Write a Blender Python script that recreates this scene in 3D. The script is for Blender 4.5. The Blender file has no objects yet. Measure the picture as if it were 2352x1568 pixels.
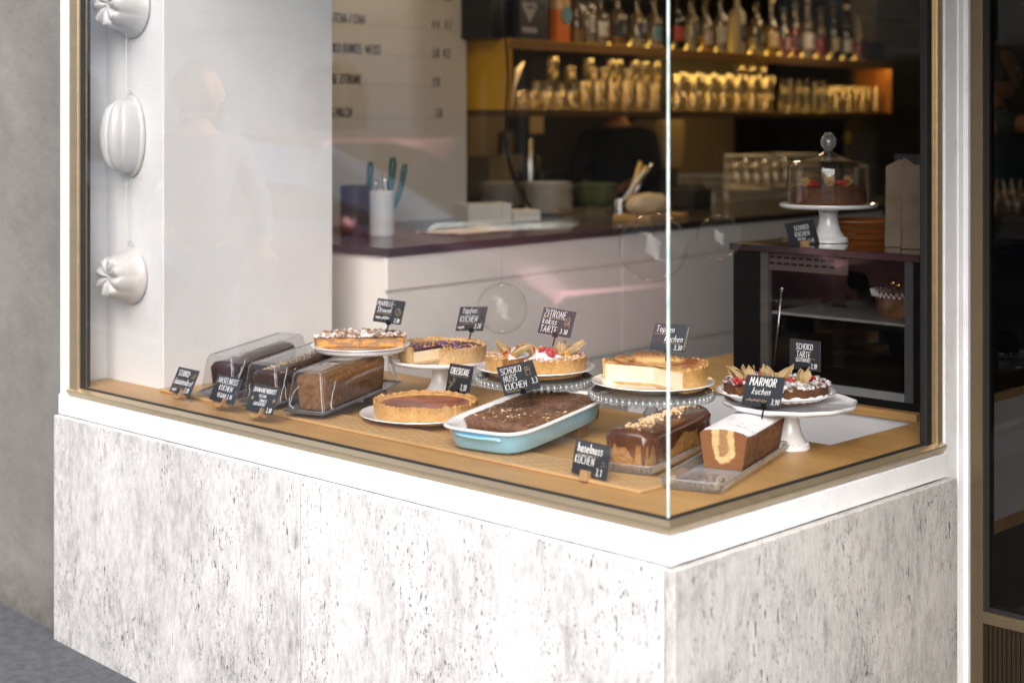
import bpy, bmesh, math, random
from mathutils import Vector, Matrix, noise
random.seed(7)
PI = math.pi
R = math.radians
scn = bpy.context.scene
C = scn.collection
EYE = 1.58; FP = 3600.0

# ------------------------------------------------------------------ frames
AW = math.atan2(-.6959, .7181)            # window frame: x along the shop front, y into the shop
OW = (.3195, 3.204)
AK = math.atan2(.7678, .6407)             # counter frame
def fr(x, y, o, a):
    c, s = math.cos(a), math.sin(a)
    return (o[0] + x*c - y*s, o[1] + x*s + y*c)
def W(x, y, z=0):
    p = fr(x, y, OW, AW); return Vector((p[0], p[1], z))
def K(x, y, z=0):
    p = fr(x, y, (0, 0), AK); return Vector((p[0], p[1], z))
def P(vx, vy, z):                         # point on the level z along a sight line
    D = (EYE - z)*FP/(vy - 280); return Vector(((vx - 1176)/FP*D, D, z))
def KX(vx, ky):                           # counter-frame x of a sight line on the plane y = ky
    b = (vx - 1176)/FP; D = ky/(.6407 - .7678*b); return D*(.6407*b + .7678)
ZW = .77; ZC = 1.15; ZF = 1.213

# ------------------------------------------------------------------ objects
def setp(o, label=None, cat=None, group=None, kind=None):
    if label: o['label'] = label
    if cat: o['category'] = cat
    if group: o['group'] = group
    if kind: o['kind'] = kind
    return o
def thing(name, label, cat, loc=(0, 0, 0), rz=0, group=None):
    o = bpy.data.objects.new(name, None); C.objects.link(o)
    o.empty_display_size = .05; o.location = loc; o.rotation_euler = (0, 0, rz)
    return setp(o, label, cat, group)
def obj(name, bm, m, parent=None, smooth=False, loc=None, rz=None, bevel=0, sub=0):
    bmesh.ops.recalc_face_normals(bm, faces=bm.faces)
    me = bpy.data.meshes.new(name); bm.to_mesh(me); bm.free()
    for mm in (m if isinstance(m, (list, tuple)) else [m]): me.materials.append(mm)
    o = bpy.data.objects.new(name, me); C.objects.link(o)
    if smooth:
        for p in me.polygons: p.use_smooth = True
        if smooth != 'all':
            try: me.set_sharp_from_angle(angle=R(smooth if smooth is not True else 40))
            except Exception: pass
    if parent: o.parent = parent
    if loc is not None: o.location = loc
    if rz is not None: o.rotation_euler = (0, 0, rz)
    if bevel:
        b = o.modifiers.new('bevel', 'BEVEL'); b.width = bevel; b.segments = 3; b.limit_method = 'ANGLE'
    if sub:
        s = o.modifiers.new('sub', 'SUBSURF'); s.levels = sub; s.render_levels = sub
    return o
def BM(): return bmesh.new()
def box(bm, x0, x1, y0, y1, z0, z1):
    v = [bm.verts.new((x, y, z)) for z in (z0, z1) for y in (y0, y1) for x in (x0, x1)]
    for f in ((0, 1, 3, 2), (4, 5, 7, 6), (0, 1, 5, 4), (2, 3, 7, 6), (0, 2, 6, 4), (1, 3, 7, 5)):
        bm.faces.new([v[i] for i in f])
    return bm
def lathe(bm, prof, seg=40, cx=0, cy=0, cz=0, lobes=0, amp=0, caps=True):
    rings = []
    for r, z in prof:
        ring = []
        for i in range(seg):
            a = 2*PI*i/seg
            rr = r*(1 + (amp*math.cos(lobes*a) if lobes else 0))
            ring.append(bm.verts.new((cx + rr*math.cos(a), cy + rr*math.sin(a), cz + z)))
        rings.append(ring)
    for a, b in zip(rings, rings[1:]):
        for i in range(seg): bm.faces.new((a[i], a[(i+1) % seg], b[(i+1) % seg], b[i]))
    if caps:
        if prof[0][0] > 1e-5: bm.faces.new(rings[0])
        if prof[-1][0] > 1e-5: bm.faces.new(rings[-1])
    return bm
def tube(bm, pts, r, seg=6, taper=None):
    pts = [Vector(p) for p in pts]; rings = []
    for i, p in enumerate(pts):
        d = (pts[min(i+1, len(pts)-1)] - pts[max(i-1, 0)])
        if d.length < 1e-7: d = Vector((0, 0, 1))
        d.normalize()
        u = d.cross(Vector((0, 0, 1)) if abs(d.z) < .9 else Vector((0, 1, 0))); u.normalize(); w = d.cross(u)
        rr = r if taper is None else r*taper[i]
        rings.append([bm.verts.new(p + (u*math.cos(2*PI*k/seg) + w*math.sin(2*PI*k/seg))*rr) for k in range(seg)])
    for a, b in zip(rings, rings[1:]):
        for k in range(seg): bm.faces.new((a[k], a[(k+1) % seg], b[(k+1) % seg], b[k]))
    bm.faces.new(rings[0]); bm.faces.new(rings[-1])
    return bm
def ball(bm, c, r, sz=(1, 1, 1), sub=2):
    g = bmesh.ops.create_icosphere(bm, subdivisions=sub, radius=r)
    for v in g['verts']: v.co = Vector((v.co.x*sz[0]+c[0], v.co.y*sz[1]+c[1], v.co.z*sz[2]+c[2]))
    return g['verts']
def nz(x, y, z=0, s=1): return noise.noise(Vector((x*s, y*s, z*s)))
def sweep(bm, pf, a0, a1, n, closed):
    """sweep a closed (r,z) profile about z from a0 to a1"""
    rings = []
    for i in range(n if closed else n+1):
        a = a0 + (a1-a0)*i/n
        rings.append([bm.verts.new((r*math.cos(a), r*math.sin(a), z)) for r, z in pf(a)])
    m = len(rings[0]); N = len(rings)
    for i in range(N if closed else N-1):
        A, B = rings[i], rings[(i+1) % N]
        for k in range(m): bm.faces.new((A[k], A[(k+1) % m], B[(k+1) % m], B[k]))
    if not closed: bm.faces.new(rings[0]); bm.faces.new(rings[-1])
    return bm
def sq(t, a, b, p):
    c, s = math.cos(t), math.sin(t)
    return (a*math.copysign(abs(c)**(2/p), c), b*math.copysign(abs(s)**(2/p), s))
def block(bm, L, Wt, Wb, h, crown, p=8, n=144, rough=0, base=0, taperL=.97, edge=.008):
    """loaf: superelliptic plan, crowned top, tapered sides"""
    rings = []
    specs = [(r, None) for r in (.02, .25, .45, .62, .76, .87, .95)]
    def top(x, y, rho): return h + crown*(1-rho**2) - (edge*.5 if rho > .93 else 0)
    for rho, _ in specs:
        ring = []
        for i in range(n):
            x, y = sq(2*PI*i/n, Wt/2*rho, L/2*rho, p)
            z = top(x, y, abs(2*x/Wt)) + rough*nz(x, y, 3, 90)
            ring.append(bm.verts.new((x, y, z)))
        rings.append(ring)
    for k in range(9):
        f = k/8; ring = []
        for i in range(n):
            w = Wt + (Wb-Wt)*f; l = L*(1 + (taperL-1)*f)
            x, y = sq(2*PI*i/n, w/2, l/2, p)
            z = (h-edge)*(1-f); q = rough*nz(x, y, z, 70)
            if f == 1: w = 1
            ring.append(bm.verts.new((x*(1+q*6), y*(1+q*3), base + z)))
        rings.append(ring)
    for a, b in zip(rings, rings[1:]):
        for i in range(n): bm.faces.new((a[i], a[(i+1) % n], b[(i+1) % n], b[i]))
    bm.faces.new(rings[0]); bm.faces.new(rings[-1])
    return bm
def glaze(bm, L, Wt, h, crown, p=8, n=220, off=.003, drip=.02, seed=0, base=.006):
    rings = []
    for rho in (.02, .3, .5, .66, .8, .9, .965):
        ring = []
        for i in range(n):
            x, y = sq(2*PI*i/n, Wt/2*rho, L/2*rho, p)
            ring.append(bm.verts.new((x, y, h + crown*(1-(2*x/Wt)**2) + off + .0012*nz(x, y, seed, 55))))
        rings.append(ring)
    for k in range(5):
        f = k/4; ring = []
        for i in range(n):
            x, y = sq(2*PI*i/n, Wt/2+off*(1.1-.7*f), L/2+off*(1.1-.7*f), p)
            s = nz(x, y, seed, 75); s2 = nz(x, y, seed+9, 160)
            d = base + drip*max(0, s*1.5+.15)**1.2 + drip*.5*max(0, s2)
            ring.append(bm.verts.new((x*(1-.03*f*d/.05), y, h - .004 - d*f)))
        rings.append(ring)
    for a, b in zip(rings, rings[1:]):
        for i in range(n): bm.faces.new((a[i], a[(i+1) % n], b[(i+1) % n], b[i]))
    bm.faces.new(rings[0])
    return bm

# ------------------------------------------------------------------ materials
MC = {}
def nm(name):
    m = bpy.data.materials.new(name); m.use_nodes = True
    nt = m.node_tree; nt.nodes.clear()
    out = nt.nodes.new('ShaderNodeOutputMaterial'); return m, nt, out
def nd(nt, t, **kw):
    n = nt.nodes.new(t)
    for k, v in kw.items():
        if k in ('op',): n.operation = v
        else: setattr(n, k, v)
    return n
def ramp(nt, stops, fac):
    r = nt.nodes.new('ShaderNodeValToRGB'); e = r.color_ramp.elements
    while len(e) < len(stops): e.new(.5)
    for k, (p, c) in enumerate(stops):
        e[k].position = p; e[k].color = (c[0], c[1], c[2], 1) if not isinstance(c, (int, float)) else (c, c, c, 1)
    nt.links.new(fac, r.inputs[0]); return r.outputs[0]
def noi(nt, scale, detail=5, rough=.6, st=(1, 1, 1), loc=(0, 0, 0), co=None):
    if co is None: co = nt.nodes.new('ShaderNodeTexCoord').outputs['Object']
    mp = nt.nodes.new('ShaderNodeMapping'); mp.inputs['Scale'].default_value = st; mp.inputs['Location'].default_value = loc
    nt.links.new(co, mp.inputs[0])
    n = nt.nodes.new('ShaderNodeTexNoise'); n.inputs['Scale'].default_value = scale
    n.inputs['Detail'].default_value = detail; n.inputs['Roughness'].default_value = rough
    nt.links.new(mp.outputs[0], n.inputs['Vector']); return n.outputs['Fac']
def mix(nt, f, a, b, mode='MIX'):
    m = nt.nodes.new('ShaderNodeMix'); m.data_type = 'RGBA'; m.blend_type = mode
    for s, v in ((0, f), (6, a), (7, b)):
        if isinstance(v, (int, float)): m.inputs[s].default_value = v
        elif isinstance(v, (tuple, list)): m.inputs[s].default_value = (v[0], v[1], v[2], 1)
        else: nt.links.new(v, m.inputs[s])
    return m.outputs[2]
def M(name, col, rough=.5, metal=0, col2=None, cs=25, st=(1, 1, 1), lo=.35, hi=.65, bump=0, bs=120, coat=0, spec=.5, sss=0, det=6, extra=None):
    if name in MC: return MC[name]
    m, nt, out = nm(name); b = nt.nodes.new('ShaderNodeBsdfPrincipled'); nt.links.new(b.outputs[0], out.inputs[0])
    b.inputs['Roughness'].default_value = rough; b.inputs['Metallic'].default_value = metal
    b.inputs['Specular IOR Level'].default_value = spec; b.inputs['Coat Weight'].default_value = coat
    b.inputs['Coat Roughness'].default_value = .08
    if sss: b.inputs['Subsurface Weight'].default_value = sss; b.inputs['Subsurface Radius'].default_value = (.01, .006, .004)
    c2 = col2 if col2 else tuple(x*.86 for x in col)
    c = ramp(nt, [(lo, c2), (hi, col)], noi(nt, cs, det, .62, st))
    if extra: c = extra(nt, c)
    nt.links.new(c, b.inputs['Base Color'])
    if bump:
        bp = nt.nodes.new('ShaderNodeBump'); bp.inputs['Strength'].default_value = min(1, bump); bp.inputs['Distance'].default_value = .006*max(1, bump)
        nt.links.new(noi(nt, bs, 5, .6, st), bp.inputs['Height']); nt.links.new(bp.outputs[0], b.inputs['Normal'])
    MC[name] = m; return m
def thin(name, tint=(1, 1, 1), gain=1.6, haze=0, hazecol=(.9, .92, .93), rough=.0):
    """thin clear sheet: Fresnel reflection over plain transmission, haze for dust and painted brightness"""
    m, nt, out = nm(name)
    g = nt.nodes.new('ShaderNodeNewGeometry')
    io = nd(nt, 'ShaderNodeMath', op='MULTIPLY_ADD'); nt.links.new(g.outputs['Backfacing'], io.inputs[0])
    io.inputs[1].default_value = 1/1.5-1.5; io.inputs[2].default_value = 1.5
    f = nt.nodes.new('ShaderNodeFresnel'); nt.links.new(io.outputs[0], f.inputs[0])
    mu = nd(nt, 'ShaderNodeMath', op='MULTIPLY'); mu.use_clamp = True; mu.inputs[1].default_value = gain; nt.links.new(f.outputs[0], mu.inputs[0])
    t = nt.nodes.new('ShaderNodeBsdfTransparent'); t.inputs[0].default_value = (*tint, 1)
    gl = nt.nodes.new('ShaderNodeBsdfGlossy'); gl.inputs['Roughness'].default_value = rough
    mx = nt.nodes.new('ShaderNodeMixShader'); nt.links.new(mu.outputs[0], mx.inputs[0]); nt.links.new(t.outputs[0], mx.inputs[1]); nt.links.new(gl.outputs[0], mx.inputs[2])
    o = mx.outputs[0]
    if haze:
        d = nt.nodes.new('ShaderNodeBsdfDiffuse'); d.inputs[0].default_value = (*hazecol, 1)
        tr = nt.nodes.new('ShaderNodeBsdfTranslucent'); tr.inputs[0].default_value = (*hazecol, 1)
        ad = nt.nodes.new('ShaderNodeMixShader'); nt.links.new(d.outputs[0], ad.inputs[1]); nt.links.new(tr.outputs[0], ad.inputs[2])
        hz = nd(nt, 'ShaderNodeMath', op='MULTIPLY'); hz.inputs[1].default_value = haze*2
        nt.links.new(noi(nt, 6, 6, .65), hz.inputs[0])
        m2 = nt.nodes.new('ShaderNodeMixShader'); nt.links.new(hz.outputs[0], m2.inputs[0])
        nt.links.new(o, m2.inputs[1]); nt.links.new(ad.outputs[0], m2.inputs[2]); o = m2.outputs[0]
    nt.links.new(o, out.inputs[0]); MC[name] = m; return m
def solidglass(name, tint=(1, 1, 1), rough=.02, clear=.45):
    m, nt, out = nm(name)
    g = nt.nodes.new('ShaderNodeBsdfGlass'); g.inputs[0].default_value = (*tint, 1); g.inputs['Roughness'].default_value = rough; g.inputs['IOR'].default_value = 1.45
    t = nt.nodes.new('ShaderNodeBsdfTransparent'); t.inputs[0].default_value = (*tint, 1)
    mx = nt.nodes.new('ShaderNodeMixShader'); mx.inputs[0].default_value = clear
    nt.links.new(g.outputs[0], mx.inputs[1]); nt.links.new(t.outputs[0], mx.inputs[2]); nt.links.new(mx.outputs[0], out.inputs[0])
    MC[name] = m; return m
def glow(name, col, s):
    m, nt, out = nm(name); e = nt.nodes.new('ShaderNodeEmission'); e.inputs[0].default_value = (*col, 1)
    # slightly uneven, like a diffuser
    mm = nd(nt, 'ShaderNodeMath', op='MULTIPLY_ADD'); nt.links.new(noi(nt, 8, 2), mm.inputs[0]); mm.inputs[1].default_value = s*.3; mm.inputs[2].default_value = s*.85
    nt.links.new(mm.outputs[0], e.inputs[1]); nt.links.new(e.outputs[0], out.inputs[0]); return m

white_paint = M('white_paint', (.84, .845, .85), .35, col2=(.76, .76, .77), cs=7, bump=.05, bs=60)
def dirt(nt, c):
    f = ramp(nt, [(.56, 0), (.75, .45)], noi(nt, 9, 8, .75, (1, 1, .5), (3, 1, 0)))
    return mix(nt, f, c, (.38, .36, .35))
worn_paint = M('worn_white_paint', (.84, .84, .85), .4, col2=(.77, .77, .78), cs=9, bump=.1, bs=80, extra=dirt)
plaster_w = M('white_roughcast', (.79, .80, .81), .8, col2=(.74, .75, .765), cs=5, bump=.32, bs=190, spec=.2)
plaster_w2 = M('white_smooth_plaster', (.80, .82, .85), .75, col2=(.72, .75, .80), cs=8, bump=.3, bs=60, spec=.2)
def gstain(nt, c):
    f = ramp(nt, [(.5, 0), (.72, .5)], noi(nt, 2.2, 8, .7, (1, 1, 1)))
    c = mix(nt, f, c, (.12, .115, .11))
    tc = nt.nodes.new('ShaderNodeTexCoord'); sx = nt.nodes.new('ShaderNodeSeparateXYZ'); nt.links.new(tc.outputs['Object'], sx.inputs[0])
    g = ramp(nt, [(0.02, .75), (.16, 0)], sx.outputs[2])
    n2 = ramp(nt, [(.35, .2), (.7, 1)], noi(nt, 12, 6, .7))
    return mix(nt, mix(nt, 1.0, g, n2, 'MULTIPLY'), c, (.05, .045, .04))
grey_plaster = M('grey_render', (.195, .19, .18), .85, col2=(.15, .146, .138), cs=3.5, bump=.8, bs=16, spec=.2, extra=gstain)
brass = M('brass_anodised', (.56, .45, .29), .33, .8, col2=(.49, .39, .25), cs=4, st=(.2, 6, 6), bump=.03, bs=90)
def woodmat(name, a, b, st=(1.2, 26, 26), cs=6, rough=.42):
    def ex(nt, c):
        return mix(nt, ramp(nt, [(.45, 0), (.62, .5)], noi(nt, 1.6, 2, .5, (.6, 5, 5), (7, 0, 0))), c, tuple(x*.8 for x in b))
    return M(name, a, rough, col2=b, cs=cs, st=st, lo=.3, hi=.7, bump=.06, bs=60, extra=ex)
oak = woodmat('oak_veneer', (.57, .335, .12), (.40, .22, .075))
oak_lt = woodmat('beech_slat', (.64, .41, .19), (.54, .33, .14))
beech = woodmat('beech_block', (.50, .31, .14), (.42, .25, .11), st=(10, 10, 60))
black_m = M('black_plastic', (.004, .004, .0045), .45, spec=.2)
gasket = M('black_rubber', (.01, .01, .01), .6)
slotm = M('dark_slot', (.33, .20, .09), .9)
def travertine(name, base, dark, seed, pit=.5, stain=.5):
    m, nt, out = nm(name); b = nt.nodes.new('ShaderNodeBsdfPrincipled'); nt.links.new(b.outputs[0], out.inputs[0])
    b.inputs['Roughness'].default_value = .55
    s = (seed, seed*2, seed*.7)
    def dn(sc, det, ro, stv, lc, dist=0):
        o_ = noi(nt, sc, det, ro, stv, lc); o_.node.inputs['Distortion'].default_value = dist; return o_
    tc = nt.nodes.new('ShaderNodeTexCoord'); sx = nt.nodes.new('ShaderNodeSeparateXYZ'); nt.links.new(tc.outputs['Object'], sx.inputs[0])
    zg = nd(nt, 'ShaderNodeMath', op='MULTIPLY_ADD'); nt.links.new(sx.outputs[2], zg.inputs[0]); zg.inputs[1].default_value = -.20; zg.inputs[2].default_value = .075
    fine = ramp(nt, [(.38, .80), (.52, 1)], dn(110, 8, .8, (1, 1, .22), s))
    c = mix(nt, 1, base, fine, 'MULTIPLY')
    c = mix(nt, ramp(nt, [(.50, .0), (.66, .75)], dn(26, 10, .78, (1, 1, .42), (seed+3, 1, 1))), c, dark)
    vz = nd(nt, 'ShaderNodeMath', op='ADD'); nt.links.new(dn(3.2, 10, .76, (1, 1, .6), s), vz.inputs[0]); nt.links.new(zg.outputs[0], vz.inputs[1])
    st = ramp(nt, [(.40, 0), (.66, stain)], vz.outputs[0])
    gr = ramp(nt, [(.42, .12), (.60, 1)], dn(55, 10, .85, (1, 1, .34), s))
    c = mix(nt, mix(nt, 1.0, st, gr, 'MULTIPLY'), c, (.16, .155, .15))
    # pits: elongated cavities, clustered
    p1 = ramp(nt, [(.648, 0), (.66, 1)], noi(nt, 85, 4, .6, (1, 1, .26), (seed+4, 0, 2)))
    p2 = ramp(nt, [(.618, 0), (.645, 1)], noi(nt, 190, 3, .6, (1, 1, .35), (seed, 5, 1)))
    cl = ramp(nt, [(.42, .1), (.56, 1)], noi(nt, 9, 4, .6, (1, 1, .35), (2, seed, 4)))
    pits = mix(nt, 1.0, mix(nt, 1.0, p1, mix(nt, 1.0, p2, (.85, .85, .85), 'MULTIPLY'), 'SCREEN'), cl, 'MULTIPLY')
    pits = mix(nt, 1.0, pits, (pit, pit, pit), 'MULTIPLY')
    col = mix(nt, pits, c, (.035, .03, .03))
    nt.links.new(col, b.inputs['Base Color'])
    bp = nt.nodes.new('ShaderNodeBump'); bp.inputs['Strength'].default_value = .5; bp.inputs['Distance'].default_value = .003; bp.invert = True
    nt.links.new(pits, bp.inputs['Height']); nt.links.new(bp.outputs[0], b.inputs['Normal'])
    return m
trav_l = travertine('travertine_left', (.60, .598, .60), (.30, .285, .275), 0, 1.0, .9)
trav_m = travertine('travertine_middle', (.66, .655, .66), (.36, .345, .34), 5, 1.0, .65)
trav_r = travertine('travertine_side', (.56, .545, .525), (.28, .26, .245), 11, .8, .8)
pane_m = thin('window_glass', (.995, .995, .995), 2.8, haze=.001)
pane_s = thin('side_window_glass', (.985, .99, .99), 1.3, haze=.001)
cover_m = thin('clear_acrylic', (.97, .975, .98), 1.9, haze=.022, hazecol=(.75, .77, .8))
ware_m = thin('drinking_glass', (.98, .95, .88), 2.4, haze=.045, hazecol=(.85, .74, .52))
dome_m = thin('dome_glass', (.96, .88, .72), 2.2, haze=.015)
bubble_m = thin('globe_glass', (.99, .99, .99), .6, haze=.012)
press_m = thin('pressed_glass', (.90, .93, .94), 3.2, haze=.16, hazecol=(.9, .93, .95), rough=.03)
tray_m = thin('tray_glass', (.95, .96, .96), 3.5, haze=.10, hazecol=(.95, .96, .97), rough=.06)  # pale haze stands in for white highlights on the trays
china = M('white_china', (.86, .86, .87), .12, coat=.6, col2=(.82, .82, .83), cs=6)
enamel_w = M('white_enamel', (.88, .87, .85), .12, coat=.5, col2=(.85, .84, .82), cs=5)
enamel_b = M('light_blue_enamel', (.30, .60, .78), .14, coat=.6, col2=(.26, .55, .74), cs=4)
def crustmat(name, a, b, c3=None):
    def ex(nt, c):
        f = ramp(nt, [(.58, 0), (.72, .7)], noi(nt, 70, 6, .7, (1, 1, 1), (4, 4, 4)))
        c = mix(nt, f, c, c3 or tuple(x*.55 for x in b))
        tc = nt.nodes.new('ShaderNodeTexCoord'); sx = nt.nodes.new('ShaderNodeSeparateXYZ'); nt.links.new(tc.outputs['Object'], sx.inputs[0])
        tp = ramp(nt, [(.030, 0), (.056, .8)], sx.outputs[2]); q = ramp(nt, [(.40, .15), (.60, 1)], noi(nt, 28, 7, .7, (1, 1, .6), (2, 2, 2)))
        c = mix(nt, mix(nt, 1, tp, q, 'MULTIPLY'), c, (b[0]*.55, b[1]*.40, b[2]*.3))
        return mix(nt, ramp(nt, [(.54, 0), (.60, .35)], noi(nt, 16, 8, .75, (1, 1, 1), (9, 1, 1))), c, tuple(x*.7 for x in b))
    return M(name, a, .75, col2=b, cs=30, bump=1.3, bs=120, spec=.25, extra=ex, sss=.1)
crust = crustmat('golden_shortcrust', (.72, .44, .17), (.60, .33, .11))
crust_p = crustmat('pale_shortcrust', (.76, .53, .27), (.64, .40, .17))
crust_d = crustmat('dark_chocolate_crust', (.20, .085, .035), (.10, .04, .02))
crumb_b = M('brown_crumb', (.27, .125, .055), .9, col2=(.11, .045, .02), cs=110, bump=1, bs=220, spec=.2)
crumb_g = M('golden_crumb', (.54, .29, .09), .85, col2=(.33, .14, .035), cs=85, bump=1.2, bs=200, spec=.2)
crumb_n = M('banana_bread_crumb', (.33, .17, .065), .85, col2=(.17, .075, .03), cs=90, bump=.8, bs=240, spec=.2)
cream_f = M('curd_filling', (.80, .69, .50), .6, col2=(.76, .61, .39), cs=20, bump=.25, bs=80, sss=.2)
choc = M('chocolate_glaze', (.045, .013, .006), .10, col2=(.035, .011, .006), cs=14, coat=.7, bump=.12, bs=24)
choc_m = M('brown_chocolate_icing', (.20, .085, .038), .22, col2=(.075, .026, .012), cs=16, coat=.5, bump=.15, bs=30)
nutm = M('chopped_hazelnut', (.78, .60, .38), .8, col2=(.60, .38, .18), cs=90)
sugar = M('icing_sugar', (.93, .92, .92), .9, col2=(.86, .84, .83), cs=60, bump=.5, bs=200, sss=.1)
def sugardust(name, under, lo=.42, hi=.58, cs=45):
    m, nt, out = nm(name); b = nt.nodes.new('ShaderNodeBsdfPrincipled'); nt.links.new(b.outputs[0], out.inputs[0]); b.inputs['Roughness'].default_value = .85
    c = ramp(nt, [(.3, tuple(x*.55 for x in under)), (.7, under)], noi(nt, 60, 6, .7))
    nt.links.new(mix(nt, ramp(nt, [(lo, 0), (hi, 1)], noi(nt, cs, 8, .75, (1, 1, 1), (1, 2, 3))), c, (.92, .91, .92)), b.inputs['Base Color'])
    bp = nt.nodes.new('ShaderNodeBump'); bp.inputs['Strength'].default_value = .8; bp.inputs['Distance'].default_value = .003
    nt.links.new(noi(nt, 150, 5), bp.inputs['Height']); nt.links.new(bp.outputs[0], b.inputs['Normal']); return m
slate = M('chalkboard_black', (.018, .021, .026), .45, col2=(.030, .034, .040), cs=9)
chalk = M('white_chalk_ink', (.88, .89, .90), .8, col2=(.8, .8, .8), cs=80)
gold_ink = M('gold_chalk_ink', (.55, .40, .20), .7)
paper_w = M('white_paper', (.82, .80, .77), .8, col2=(.76, .74, .70), cs=12, bump=.2, bs=30)
kraft = M('kraft_paper', (.42, .27, .15), .85, col2=(.36, .22, .12), cs=14, bump=.3, bs=25)
steel = M('brushed_steel', (.55, .55, .56), .25, 1, cs=30)
cab = M('mustard_lacquer', (.52, .30, .015), .5, col2=(.46, .25, .012), cs=5)
cab_d = M('dark_wood_edge', (.10, .055, .012), .5, col2=(.06, .03, .008), cs=8)
counter_w = M('warm_white_laminate', (.86, .83, .80), .35, col2=(.83, .80, .77), cs=3)
ctop = M('black_stone_top', (.022, .02, .02), .18, col2=(.035, .032, .032), cs=30)
menu_w = M('menu_board_white', (.74, .71, .67), .6, col2=(.71, .68, .64), cs=2)
ink = M('black_ink', (.012, .012, .012), .6)

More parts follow.
